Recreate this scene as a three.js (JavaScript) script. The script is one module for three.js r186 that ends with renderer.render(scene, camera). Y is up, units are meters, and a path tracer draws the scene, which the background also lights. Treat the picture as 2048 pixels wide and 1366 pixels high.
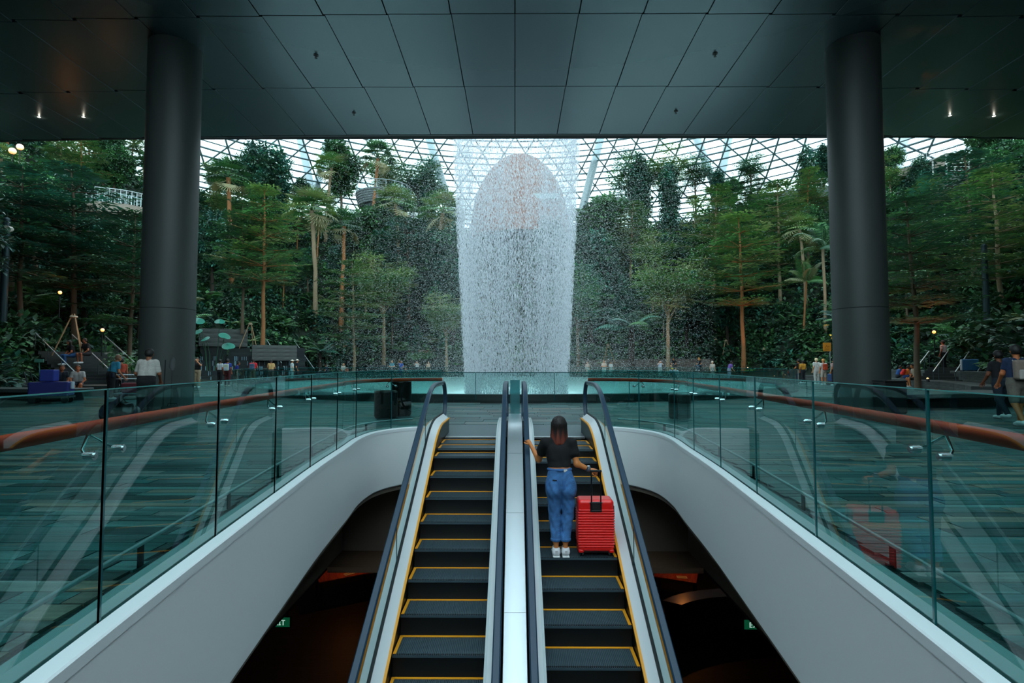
import * as THREE from 'three';
import { mergeGeometries } from 'three/addons/utils/BufferGeometryUtils.js';
import { RoundedBoxGeometry } from 'three/addons/geometries/RoundedBoxGeometry.js';
import { RectAreaLightUniformsLib } from 'three/addons/lights/RectAreaLightUniformsLib.js';

// ---------------------------------------------------------------- camera, sky, exposure
const scene = new THREE.Scene();
const FPX = 1035, PITCH = Math.atan(45 / FPX), YAW = Math.atan(6 / FPX), EYE = 1.38;
const camera = new THREE.PerspectiveCamera(2 * Math.atan(683 / FPX) * 180 / Math.PI, 2048 / 1366, 0.1, 600);
camera.position.set(0, EYE, 0);
camera.rotation.set(PITCH, YAW, 0, 'YXZ');
scene.background = new THREE.Color().setRGB(3.4, 3.85, 4.05);      // even bright overcast sky above the glass dome
const renderer = new THREE.WebGLRenderer({ antialias: true });
renderer.toneMapping = THREE.LinearToneMapping;
renderer.toneMappingExposure = 1.0;
renderer.shadowMap.enabled = true;
RectAreaLightUniformsLib.init();

// ---------------------------------------------------------------- helpers
let seed = 12345;
const rnd = () => { seed = (seed + 0x6d2b79f5) | 0; let t = Math.imul(seed ^ (seed >>> 15), 1 | seed); t = (t + Math.imul(t ^ (t >>> 7), 61 | t)) ^ t; return ((t ^ (t >>> 14)) >>> 0) / 4294967296; };
const rr = (a, b) => a + (b - a) * rnd();
const pick = (a) => a[Math.floor(rnd() * a.length)];
const V = (x, y, z) => new THREE.Vector3(x, y, z);
const clamp = (x, a, b) => Math.min(b, Math.max(a, x));
const smooth = (a, b, x) => { const t = clamp((x - a) / (b - a), 0, 1); return t * t * (3 - 2 * t); };
const lerp = (a, b, t) => a + (b - a) * t;
const taken = {};
const numbered = (n) => { const k = taken[n] = (taken[n] ?? -1) + 1; return k ? n + '_' + String(k).padStart(3, '0') : n; };
// a point of the place at depth d, from where the photograph shows it
const at = (px, py, d) => { const r = V((px - 1024) / FPX, (683 - py) / FPX, -1).applyEuler(camera.rotation); return V(0, EYE, 0).addScaledVector(r, d / -r.z); };
const X = (px, d, py = 740) => at(px, py, d).x;
function S(hex, roughness = 0.6, metalness = 0, more = {}) {
  const M = ('transmission' in more || 'clearcoat' in more || 'sheen' in more || 'ior' in more) ? THREE.MeshPhysicalMaterial : THREE.MeshStandardMaterial;
  return new M({ color: hex, roughness, metalness, side: THREE.DoubleSide, ...more });
}
class GB {
  constructor() { this.p = []; this.n = []; this.u = []; this.i = []; this.c = null; }
  v(p, n, u = 0, v = 0) { this.p.push(p.x, p.y, p.z); this.n.push(n.x, n.y, n.z); this.u.push(u, v); return this.p.length / 3 - 1; }
  quad(a, b, c, d, s = 1) {
    const n = b.clone().sub(a).cross(d.clone().sub(a)); if (n.lengthSq() < 1e-14) n.copy(c.clone().sub(a).cross(d.clone().sub(a))); n.normalize();
    const w = a.distanceTo(b) * s, h = a.distanceTo(d) * s;
    const k = this.v(a, n, 0, 0); this.v(b, n, w, 0); this.v(c, n, w, h); this.v(d, n, 0, h);
    this.i.push(k, k + 1, k + 2, k, k + 2, k + 3); return this;
  }
  tri(a, b, c) { const n = b.clone().sub(a).cross(c.clone().sub(a)).normalize(); const k = this.v(a, n); this.v(b, n, 1, 0); this.v(c, n, 0, 1); this.i.push(k, k + 1, k + 2); return this; }
  add(g, m) {
    g = g.clone(); if (m) g.applyMatrix4(m);
    const o = this.p.length / 3, P = g.attributes.position, N = g.attributes.normal, U = g.attributes.uv;
    for (let k = 0; k < P.count; k++) { this.p.push(P.getX(k), P.getY(k), P.getZ(k)); this.n.push(N.getX(k), N.getY(k), N.getZ(k)); this.u.push(U ? U.getX(k) : 0, U ? U.getY(k) : 0); }
    if (g.index) for (let k = 0; k < g.index.count; k++) this.i.push(o + g.index.getX(k)); else for (let k = 0; k < P.count; k++) this.i.push(o + k);
    return this;
  }
  box(x, y, z, w, h, d, turn = 0) {
    const g = new THREE.BoxGeometry(w, h, d); const U = g.attributes.uv, dims = [[d, h], [d, h], [w, d], [w, d], [w, h], [w, h]];
    for (let k = 0; k < 24; k++) { const q = dims[k >> 2]; U.setXY(k, U.getX(k) * q[0], U.getY(k) * q[1]); }
    return this.add(g, new THREE.Matrix4().makeRotationY(turn).setPosition(x, y, z));
  }
  // tube through points, one radius each, closed at the ends
  tube(pts, r, seg = 6, cap = true) {
    const R = Array.isArray(r) ? r : pts.map(() => r), rings = []; let side = null, run = 0;
    for (let k = 0; k < pts.length; k++) {
      const t = pts[Math.min(k + 1, pts.length - 1)].clone().sub(pts[Math.max(k - 1, 0)]).normalize();
      if (!side) side = Math.abs(t.y) > 0.9 ? V(1, 0, 0) : V(0, 1, 0);
      side.sub(t.clone().multiplyScalar(side.dot(t))).normalize(); const b = t.clone().cross(side);
      if (k) run += pts[k].distanceTo(pts[k - 1]);
      const ring = [];
      for (let s = 0; s <= seg; s++) { const a = s / seg * Math.PI * 2, n = side.clone().multiplyScalar(Math.cos(a)).addScaledVector(b, Math.sin(a)); ring.push(this.v(pts[k].clone().addScaledVector(n, R[k]), n, s / seg * 6.28 * Math.max(...R), run)); }
      rings.push(ring);
      if (cap && (k === 0 || k === pts.length - 1)) {
        const nn = k ? t : t.clone().negate(), c = this.v(pts[k], nn), cr = [];
        for (let s = 0; s <= seg; s++) { const a = s / seg * Math.PI * 2; cr.push(this.v(pts[k].clone().addScaledVector(side, Math.cos(a) * R[k]).addScaledVector(b, Math.sin(a) * R[k]), nn)); }
        for (let s = 0; s < seg; s++) k ? this.i.push(c, cr[s], cr[s + 1]) : this.i.push(c, cr[s + 1], cr[s]);
      }
    }
    for (let k = 0; k + 1 < rings.length; k++) for (let s = 0; s < seg; s++) { const a = rings[k][s], b = rings[k][s + 1], c = rings[k + 1][s + 1], d = rings[k + 1][s]; this.i.push(a, b, c, a, c, d); }
    return this;
  }
  // a flat-sided profile [[s, n], ...] carried along frames {p, s, n}
  sweep(prof, fr, closed = true, caps = true) {
    const P = fr.map((f) => prof.map(([a, b]) => f.p.clone().addScaledVector(f.s, a).addScaledVector(f.n, b))); let run = 0;
    const m = prof.length, last = closed ? m : m - 1; let along = 0; const L = [0];
    for (let j = 0; j < m; j++) { const q = prof[(j + 1) % m]; along += Math.hypot(q[0] - prof[j][0], q[1] - prof[j][1]); L.push(along); }
    for (let k = 0; k + 1 < fr.length; k++) {
      const step = fr[k].p.distanceTo(fr[k + 1].p);
      for (let j = 0; j < last; j++) {
        const a = P[k][j], b = P[k][(j + 1) % m], c = P[k + 1][(j + 1) % m], d = P[k + 1][j], nn = (q, w) => { const e = w.clone().sub(q); return e; };
        const dir = (kk) => { const e = P[kk][(j + 1) % m].clone().sub(P[kk][j]), t = (P[Math.min(kk + 1, fr.length - 1)][j].clone().sub(P[Math.max(kk - 1, 0)][j])); return e.cross(t).normalize(); };
        const n0 = dir(k), n1 = dir(k + 1);
        const q = this.v(a, n0, run, L[j]); this.v(b, n0, run, L[j + 1]); this.v(c, n1, run + step, L[j + 1]); this.v(d, n1, run + step, L[j]);
        this.i.push(q, q + 1, q + 2, q, q + 2, q + 3);
      }
      run += step;
    }
    if (closed && caps) for (const k of [0, fr.length - 1]) {
      const tri = THREE.ShapeUtils.triangulateShape(prof.map(([a, b]) => new THREE.Vector2(a, b)), []), t = fr[k ? k : 1].p.clone().sub(fr[k ? k - 1 : 0].p).normalize().multiplyScalar(k ? 1 : -1);
      const ids = P[k].map((p, j) => this.v(p, t, prof[j][0], prof[j][1])); for (const f of tri) this.i.push(ids[f[0]], ids[f[1]], ids[f[2]]);
    }
    return this;
  }
  geo() {
    const g = new THREE.BufferGeometry();
    g.setAttribute('position', new THREE.Float32BufferAttribute(this.p, 3)); g.setAttribute('normal', new THREE.Float32BufferAttribute(this.n, 3)); g.setAttribute('uv', new THREE.Float32BufferAttribute(this.u, 2));
    g.setIndex(this.i); return g;
  }
}
const gb = () => new GB();
function put(name, geo, material, parent, kind) {
  const m = new THREE.Mesh(geo instanceof GB ? geo.geo() : geo, material); m.name = name; m.castShadow = m.receiveShadow = true;
  if (kind) m.userData.kind = kind; parent.add(m); return m;
}
function thing(name, label, category, pos = [0, 0, 0], turn = 0, group) {
  const o = new THREE.Group(); o.name = numbered(name); o.position.set(...pos); o.rotation.y = turn; o.userData = { label, category };
  if (group) o.userData.group = group; scene.add(o); return o;
}
function struct(name, label) { const o = new THREE.Group(); o.name = name; o.userData = { kind: 'structure', label, category: name.split('_')[0] }; scene.add(o); return o; }
function tex(w, h, f, srgb = true) {
  const d = new Uint8Array(w * h * 4);
  for (let y = 0; y < h; y++) for (let x = 0; x < w; x++) { const c = f(x / w, y / h, x, y), o = (y * w + x) * 4; d[o] = clamp(c[0], 0, 255); d[o + 1] = clamp(c[1], 0, 255); d[o + 2] = clamp(c[2], 0, 255); d[o + 3] = 255; }
  const t = new THREE.DataTexture(d, w, h); t.wrapS = t.wrapT = THREE.RepeatWrapping; t.magFilter = THREE.LinearFilter; if (srgb) t.colorSpace = THREE.SRGBColorSpace; t.needsUpdate = true; return t;
}
// tiling value noise, px by py cells
function noise(px, py, s = 1) {
  const g = new Float32Array(px * py); let q = s * 7919 + 17; for (let k = 0; k < g.length; k++) { q = (q * 1103515245 + 12345) & 0x7fffffff; g[k] = q / 0x7fffffff; }
  return (u, v) => {
    const x = u * px, y = v * py, x0 = Math.floor(x), y0 = Math.floor(y), fx = x - x0, fy = y - y0, sx = fx * fx * (3 - 2 * fx), sy = fy * fy * (3 - 2 * fy), G = (a, b) => g[((b % py) + py) % py * px + ((a % px) + px) % px];
    return lerp(lerp(G(x0, y0), G(x0 + 1, y0), sx), lerp(G(x0, y0 + 1), G(x0 + 1, y0 + 1), sx), sy);
  };
}
// ---------------------------------------------------------------- materials of the setting
const n1 = noise(8, 8, 1), n2 = noise(32, 32, 2), n3 = noise(128, 128, 3), nStreak = noise(3, 40, 4), nStreak2 = noise(6, 120, 5);
const grainTex = tex(512, 512, (u, v) => { const k = 205 + 50 * (0.5 * n2(u, v) + 0.5 * n3(u, v)); return [k, k, k]; });
const stoneTex = tex(512, 512, (u, v) => { const k = 120 + 75 * nStreak(u, v) + 70 * nStreak2(u, v) * nStreak(u + 0.3, v) + 25 * n3(u, v); return [k, k, k]; });
const stoneBump = tex(256, 256, (u, v) => { const k = 60 + 120 * nStreak2(u, v) + 60 * n3(u, v); return [k, k, k]; }, false);
const woodTex = tex(256, 512, (u, v) => { const s = noise.a ?? (noise.a = noise(24, 3, 9)), s2 = noise.b ?? (noise.b = noise(64, 5, 10)); const k = 0.72 + 0.2 * s(u, v) + 0.14 * s2(u, v); return [255 * k, 235 * k * k, 225 * k * k]; });
const brushTex = tex(256, 256, (u, v) => { const s = noise.c ?? (noise.c = noise(128, 2, 11)); const k = 110 + 50 * s(u, v); return [k, k, k]; }, false);
const mCeil = S('#4f6164', 0.26, 0.6), mCeilGap = S('#0a1012', 0.9), mColumn = S('#424745', 0.5, 0.1), mColGap = S('#15191a', 0.8);
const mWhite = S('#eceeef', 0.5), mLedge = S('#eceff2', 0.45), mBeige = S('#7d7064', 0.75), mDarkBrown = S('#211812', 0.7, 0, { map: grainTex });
const mJoint = S('#12191b', 0.9), mSteel = S('#d5d9dc', 0.3, 1, { roughnessMap: null }), mSteelDull = S('#b9bfc2', 0.42, 1), mBlack = S('#0b0d0f', 0.5), mRubber = S('#062f47', 0.5, 0, { clearcoat: 0.25, clearcoatRoughness: 0.3 });
const mWood = S('#ff4d0c', 0.5, 0, { map: woodTex });
const mGlass = S('#9fdad6', 0.0, 0, { transmission: 1, ior: 1.72 }), mGlassClear = S('#cfe6e4', 0.0, 0, { transmission: 1, ior: 1.6 }), mGlassRing = S('#bfe2df', 0.0, 0, { transmission: 1, ior: 1.6 }), mEdge = S('#0f5a5c', 0.25, 0, { clearcoat: 0.5 }), mEdgeTop = S('#5fa9a6', 0.2, 0, { clearcoat: 0.5 });
const pavers = ['#5c8a8a', '#457072', '#246466', '#8a9490', '#184648', '#988c7e', '#347a7c'].map((c) => S(c, 0.36, 0, { map: stoneTex, bumpMap: stoneBump, bumpScale: 0.004 }));

// ---------------------------------------------------------------- the escalator well: outline of its glass line, (x, depth), right side
const wellPts = [[1.42, -3], [1.83, 0], [2.03, 1.5], [2.22, 2.81], [2.4, 4.21], [2.57, 5.58], [2.74, 7.0], [2.88, 8.58], [2.98, 9.7], [2.9, 10.55], [2.63, 11.07], [2.33, 11.35], [1.95, 11.5], [1.62, 11.55]];
const wellCurve = new THREE.CatmullRomCurve3(wellPts.map(([x, d]) => V(x, 0, -d)), false, 'centripetal');
const wellLen = wellCurve.getLength();
wellCurve.arcLengthDivisions = 800; wellCurve.updateArcLengths();
// point of the well's line at length l, pushed out by o, on side sx
function well(l, o, y, sx) { const u = clamp(l / wellLen, 0, 1), p = wellCurve.getPointAt(u), t = wellCurve.getTangentAt(u), n = V(-t.z, 0, t.x).normalize(); return V(sx * (p.x + n.x * o), y, p.z + n.z * o); }
function wellFrames(l0, l1, o, y, sx, n = 60) {
  const out = []; for (let k = 0; k <= n; k++) { const l = lerp(l0, l1, k / n), u = clamp(l / wellLen, 0, 1), t = wellCurve.getTangentAt(u), s = V(-t.z * sx, 0, t.x).normalize(); out.push({ p: well(l, o, y, sx), s, n: V(0, 1, 0) }); } return out;
}
let l275 = 0; for (let l = 0; l < wellLen; l += 0.005) if (-wellCurve.getPointAt(l / wellLen).z < 2.81) l275 = l;

// ---------------------------------------------------------------- floors
const C = V(0, 0, -35.8), RING = 17;
{
  const f = struct('floor', 'dark grey stone paving of the plaza around the escalator well');
  const s = new THREE.Shape([[-62, 16], [62, 16], [62, -130], [-62, -130]].map(([x, z]) => new THREE.Vector2(x, -z)));
  const hole = []; for (let k = 0; k <= 80; k++) hole.push(well(wellLen * k / 80, 0.16, 0, 1)); for (let k = 80; k >= 0; k--) hole.push(well(wellLen * k / 80, 0.16, 0, -1));
  s.holes.push(new THREE.Path(hole.map((p) => new THREE.Vector2(p.x, -p.z))));
  const ring = new THREE.Path(); ring.absarc(C.x, -C.z, RING - 0.2, 0, Math.PI * 2); s.holes.push(ring);
  const g = new THREE.ExtrudeGeometry(s, { depth: 0.4, bevelEnabled: false, curveSegments: 64 }); g.rotateX(-Math.PI / 2); g.translate(0, -0.42, 0);
  put('slab', g, S('#39494b', 0.4, 0, { map: stoneTex, bumpMap: stoneBump, bumpScale: 0.004 }), f);
  // pavers: long narrow stones laid in rows across the view
  const inside = (x, d) => { if (d > 11.8 || d < -3) return false; let w = 0; for (let k = 0; k + 1 < wellPts.length; k++) if (d >= wellPts[k][1] && d <= wellPts[k + 1][1]) { const t = (d - wellPts[k][1]) / (wellPts[k + 1][1] - wellPts[k][1]); w = Math.max(w, lerp(wellPts[k][0], wellPts[k + 1][0], t)); } return Math.abs(x) < w + 0.21; };
  const stones = [];
  for (let d = 1.9; d < 56; ) {
    const w = d < 12 ? rr(0.1, 0.2) : rr(0.25, 0.5), reach = d * 1.03 + 1.2; let x = -reach - rr(0, 1);
    while (x < reach) {
      let len = rr(0.45, 1.3) * (d > 20 ? 1.8 : 1); const mid = d + w / 2, hits = (l) => [0, 0.25, 0.5, 0.75, 1].some((q) => inside(x + l * q, d) || inside(x + l * q, d + w)); while (len > 0.1 && hits(len)) len *= 0.6; len = Math.max(len, 0.08); const a = x + len / 2, rC = Math.hypot(a, mid - 35.8);
      const edge = hits(len), pool = Math.hypot(Math.min(Math.abs(x), Math.abs(x + len), Math.abs(a)), mid - 35.8) < RING + 0.5, land = Math.abs(a) < 1.62 + len / 2 && d < 11.85;
      if (!edge && !pool && !land && rC < 24.5 + len || (!edge && !pool && !land && d < 22)) stones.push({ a, mid, len: len - 0.012, w: w - 0.012, size: len * w / (d * d * d) });
      x += len;
    }
    d += w;
  }
  stones.sort((a, b) => b.size - a.size);
  const unit = new THREE.BoxGeometry(1, 0.03, 1), rest = pavers.map(() => []);
  stones.forEach((q, k) => {
    const m = Math.floor(rnd() * pavers.length), lift = rr(-0.003, 0.002);
    if (k < 300) { const b = gb(); b.box(0, 0, 0, q.len, 0.03, q.w); for (let j = 0; j < b.u.length; j += 2) { b.u[j] = b.u[j] * 0.6 + k * 0.37; b.u[j + 1] = b.u[j + 1] * 0.6 + k * 0.213; } put('paver', b, pavers[m], f).position.set(q.a, -0.015 + lift, -q.mid); } else rest[m].push([q, lift]);
  });
  rest.forEach((list, m) => { const b = gb(); list.forEach(([q, lift], k) => { const o = b.p.length / 3; b.box(q.a, -0.015 + lift, -q.mid, q.len, 0.03, q.w); for (let j = o * 2; j < b.u.length; j += 2) { b.u[j] = b.u[j] * 0.6 + k * 0.37; b.u[j + 1] = b.u[j + 1] * 0.6 + k * 0.213; } }); put('far_paving', b, pavers[m], f, 'stuff'); });
  // pale kerb on which the glass stands, and the white face of the well below it
  const w = struct('wall_escalator_well', 'white curved wall lining the escalator well');
  for (const sx of [-1, 1]) {
    put('kerb', gb().sweep([[0.17, -0.03], [0.17, 0.015], [0.012, 0.015], [0.012, -0.03]], wellFrames(0, wellLen, 0, 0, sx, 90)), S('#8f9c9c', 0.6), w);
    put('ledge', gb().sweep([[-0.012, -0.06], [-0.012, 0.01], [-0.11, 0.01], [-0.12, 0.0], [-0.12, -0.06]], wellFrames(0, wellLen, 0, 0, sx, 90)), mLedge, w);
    put('shadow_gap', gb().sweep([[0.012, -0.05], [0.012, -0.012], [-0.012, -0.012], [-0.012, -0.05]], wellFrames(0, wellLen, 0, 0, sx, 90)), mJoint, w);
    put('fascia', gb().sweep([[-0.115, -0.06], [-0.115, -1.18], [-0.09, -1.21], [0.1, -1.21], [0.1, -0.06]], wellFrames(0, wellLen, 0, 0, sx, 110)), mWhite, w);
  }
  // soffit under the slab, recessed walls and the lower ceiling
  const so = struct('ceiling_lower', 'brown lower ceiling around the escalator well');
  const s2 = new THREE.Shape([[-62, 16], [62, 16], [62, -60], [-62, -60]].map(([x, z]) => new THREE.Vector2(x, -z)));
  const hole2 = []; for (let k = 0; k <= 60; k++) hole2.push(well(wellLen * k / 60, -0.05, 0, 1)); for (let k = 60; k >= 0; k--) hole2.push(well(wellLen * k / 60, -0.05, 0, -1));
  s2.holes.push(new THREE.Path(hole2.map((p) => new THREE.Vector2(p.x, -p.z)))); const ring2 = new THREE.Path(); ring2.absarc(C.x, -C.z, RING - 0.2, 0, Math.PI * 2); s2.holes.push(ring2);
  const g2 = new THREE.ExtrudeGeometry(s2, { depth: 0.1, bevelEnabled: false, curveSegments: 32 }); g2.rotateX(-Math.PI / 2); g2.translate(0, -1.3, 0); put('soffit', g2, mBeige, so);
  put('bulkhead', gb().box(-4.1, -2.1, -3.1, 0.2, 1.7, 18.4).box(4.1, -2.1, -3.1, 0.2, 1.7, 18.4).box(0, -2.1, -12.27, 8.4, 1.7, 0.2).box(0, -2.1, 6.1, 8.4, 1.7, 0.2), mBeige, so);
  put('ledge', gb().box(0, -3.0, -11.7, 8.0, 0.12, 1.0), S('#6b5140', 0.7), so);
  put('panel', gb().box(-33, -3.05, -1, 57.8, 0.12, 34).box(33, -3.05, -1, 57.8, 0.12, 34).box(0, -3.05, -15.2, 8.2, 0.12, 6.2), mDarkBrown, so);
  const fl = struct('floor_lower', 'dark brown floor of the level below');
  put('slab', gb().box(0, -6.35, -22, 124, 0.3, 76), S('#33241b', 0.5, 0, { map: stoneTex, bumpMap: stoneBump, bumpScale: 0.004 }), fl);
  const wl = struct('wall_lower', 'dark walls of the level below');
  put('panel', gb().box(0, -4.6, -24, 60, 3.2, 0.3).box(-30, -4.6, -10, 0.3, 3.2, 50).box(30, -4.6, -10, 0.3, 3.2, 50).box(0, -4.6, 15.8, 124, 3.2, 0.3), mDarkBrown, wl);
}

// ---------------------------------------------------------------- the ceiling: dark metal panels in a band across the view
{
  const c = struct('ceiling', 'dark teal grey metal panel ceiling spanning between the two columns');
  const H = 11.28, W = 1.81, D = 3.84, r = 480, near = 10.38;
  const pg = new RoundedBoxGeometry(W - 0.022, 0.06, D - 0.022, 1, 0.008);
  for (let row = 0; row < 3; row++) for (let k = -19; k < 19; k++) { const x = (k + 0.5) * W, d = near + (row + 0.5) * D + x * x / (2 * r); const p = put('ceiling_panel', pg, mCeil, c); p.position.set(x, H + 0.03 + rr(-0.0015, 0.0015), -d); p.rotation.y = -x / r; }
  put('slab', gb().box(0, H + 0.6, -(near + 1.5 * D) - 0.25, 78, 1.0, 3 * D + 0.9), mCeilGap, c);
  // the ceiling goes on over both sides of the hall; only the escalator well stands under an open atrium
  put('side_slab', gb().box(-23.2, H + 0.6, 2.9, 31.6, 1.0, 26).box(23.2, H + 0.6, 2.9, 31.6, 1.0, 26), mCeil, c);
  // edge trim along the opening over the plaza
  const fr = []; for (let k = -35; k <= 35; k++) { const x = k; fr.push({ p: V(x, H, -(near + 3 * D + x * x / (2 * r))), s: V(0, 0, -1), n: V(0, 1, 0) }); }
  put('edge_trim', gb().sweep([[0, -0.01], [0.12, -0.01], [0.12, 1.3], [0, 1.3]], fr), S('#2b3436', 0.5, 0.3), c);
  // solid storey that stands on this slab on both sides, outside the photograph, and the hall's own walls
  const wl = struct('wall_left', 'dark hall wall beyond the left edge'), wr = struct('wall_right', 'dark hall wall beyond the right edge'), wb = struct('wall_back', 'hall wall behind the camera');
  put('wall_panel', gb().box(-38, 6, -3, 0.4, 12.5, 38.5), S('#2a3336', 0.8), wl); put('wall_panel', gb().box(38, 6, -3, 0.4, 12.5, 38.5), S('#2a3336', 0.8), wr);
  put('wall_panel', gb().box(0, 5, 16.2, 76, 10.5, 0.4), S('#7d8484', 0.8), wb);
  const spots = [[632, 110], [708, 225], [1430, 107], [1352, 222]];
  for (const [px, py] of spots) { const r0 = at(px, py, 1), d = (H - EYE) / (r0.y - EYE), t = thing('sprinkler_head', ['small sprinkler head on the ceiling above the left trees', 'small sprinkler head near the ceiling edge left of the waterfall', 'small sprinkler head on the ceiling above the right trees', 'small sprinkler head near the ceiling edge right of the waterfall'][spots.findIndex((q) => q[0] === px)], 'sprinkler', [r0.x * d, H, -d]); put('plate', gb().add(new THREE.CylinderGeometry(0.07, 0.08, 0.02, 12), new THREE.Matrix4().makeTranslation(0, -0.01, 0)), mBlack, t); put('nozzle', gb().tube([V(0, -0.02, 0), V(0, -0.1, 0)], 0.018, 6).add(new THREE.CylinderGeometry(0.045, 0.045, 0.008, 10), new THREE.Matrix4().makeTranslation(0, -0.1, 0)), mBlack, t); }
  const dl = [[78, 234, 'outermost ceiling downlight above the left trees'], [167, 234, 'ceiling downlight next to the left column'], [1900, 231, 'ceiling downlight next to the right column'], [1988, 232, 'outermost ceiling downlight above the right trees']];
  for (const [px, py, label] of dl) {
    const r0 = at(px, py, 1), d = (H - EYE) / (r0.y - EYE), t = thing('downlight', 'small lit ' + label, 'downlight', [r0.x * d, H, -d]);
    put('rim', gb().add(new THREE.TorusGeometry(0.06, 0.012, 6, 16).rotateX(Math.PI / 2)), mSteelDull, t);
    put('lamp', gb().add(new THREE.SphereGeometry(0.035, 10, 6)), S('#ffffff', 0.5, 0, { emissive: '#fff2dd', emissiveIntensity: 1.2 }), t);
    const l = new THREE.PointLight('#fff2dd', 0.5); l.position.y = -0.02; l.castShadow = true; t.add(l);
  }
}
// ---------------------------------------------------------------- columns
for (const sx of [-1, 1]) {
  const t = thing('column', sx < 0 ? 'thick round grey column rising to the ceiling on the left' : 'thick round grey column rising to the ceiling on the right', 'column', [sx < 0 ? -10.66 : 10.52, 0, -15.8]);
  const R = 0.73, cyl = (y0, y1, r) => new THREE.CylinderGeometry(r, r, y1 - y0, 64, 1, true).translate(0, (y0 + y1) / 2, 0);
  put('lower_sleeve', cyl(0, 3.04, R), mColumn, t); put('shadow_joint', cyl(3.03, 3.07, R - 0.012), mColGap, t); put('upper_sleeve', cyl(3.06, 11.28, R), mColumn, t);
  put('base_ring', cyl(0, 0.05, R + 0.02), mColGap, t);
}
// ---------------------------------------------------------------- escalators
const SLOPE = Math.tan(Math.PI / 6), stepY = (d) => -5.249 + SLOPE * d;           // line through the back edges of the treads
const eFrames = (() => {                                                          // from below, up the 30 degree slope, round the bend, along the landing
  const out = [], dB = 9.09, tan = 0.55, R = tan / Math.tan(Math.PI / 12), d0 = dB - tan * Math.cos(Math.PI / 6), y0 = stepY(d0);
  const f = (d, y, a) => out.push({ p: V(0, y, -d), s: V(1, 0, 0), n: V(0, 1, 0), nn: V(0, Math.cos(a), Math.sin(a)), d });
  for (let k = 0; k <= 12; k++) { const d = lerp(-2.4, d0, k / 12); f(d, stepY(d), Math.PI / 6); }
  for (let k = 1; k <= 9; k++) { const a = Math.PI / 6 * (1 - k / 9), c = dB + tan; f(c - R * Math.sin(a), -R * (1 - Math.cos(a)), a); }
  for (const d of [10.0, 10.5]) f(d, 0, 0);
  return out;
})();
const eShift = (x) => eFrames.map((f) => ({ ...f, p: f.p.clone().setX(x) }));
const mTread = S('#54666f', 0.4, 0.5), mRiser = S('#0c0f11', 0.5, 0.3), mYellow = S('#f2a01e', 0.5), mSkirt = S('#1a2226', 0.35, 0.6), mDeck = S('#dfe3e8', 0.34, 0.75), mDeckOut = S('#c9d2d4', 0.5, 0.2), mDeckIn = S('#e9ebee', 0.4, 0.15), mGasket = S('#0c1216', 0.6);
const treadGeo = (() => {
  const n = 50, pts = []; pts.push(new THREE.Vector2(-0.5, -0.03)); for (let k = 0; k < n; k++) { const x = -0.5 + k * 0.02; pts.push(new THREE.Vector2(x, 0), new THREE.Vector2(x + 0.009, 0), new THREE.Vector2(x + 0.011, -0.009), new THREE.Vector2(x + 0.018, -0.009)); } pts.push(new THREE.Vector2(0.5, 0), new THREE.Vector2(0.5, -0.03));
  const g = new THREE.ExtrudeGeometry(new THREE.Shape(pts), { depth: 0.395, bevelEnabled: false }); return g;   // +z towards the nose
})();
const riserGeo = gb().sweep([[-0.5, 0], [0.5, 0], [0.5, 0.02], [-0.5, 0.02]], [0, 0.05, 0.1, 0.15, 0.2, 0.23].map((y, k) => ({ p: V(0, -y, 0.385 - 0.0 - Math.sin(k / 5 * Math.PI) * 0.012), s: V(1, 0, 0), n: V(0, 0, -1) }))).geo();
const backLine = gb().box(0, 0.002, 0.016, 1.0, 0.006, 0.03).geo(), sideLine = gb().box(0, 0.002, 0.19, 0.034, 0.006, 0.37).geo();
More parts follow.
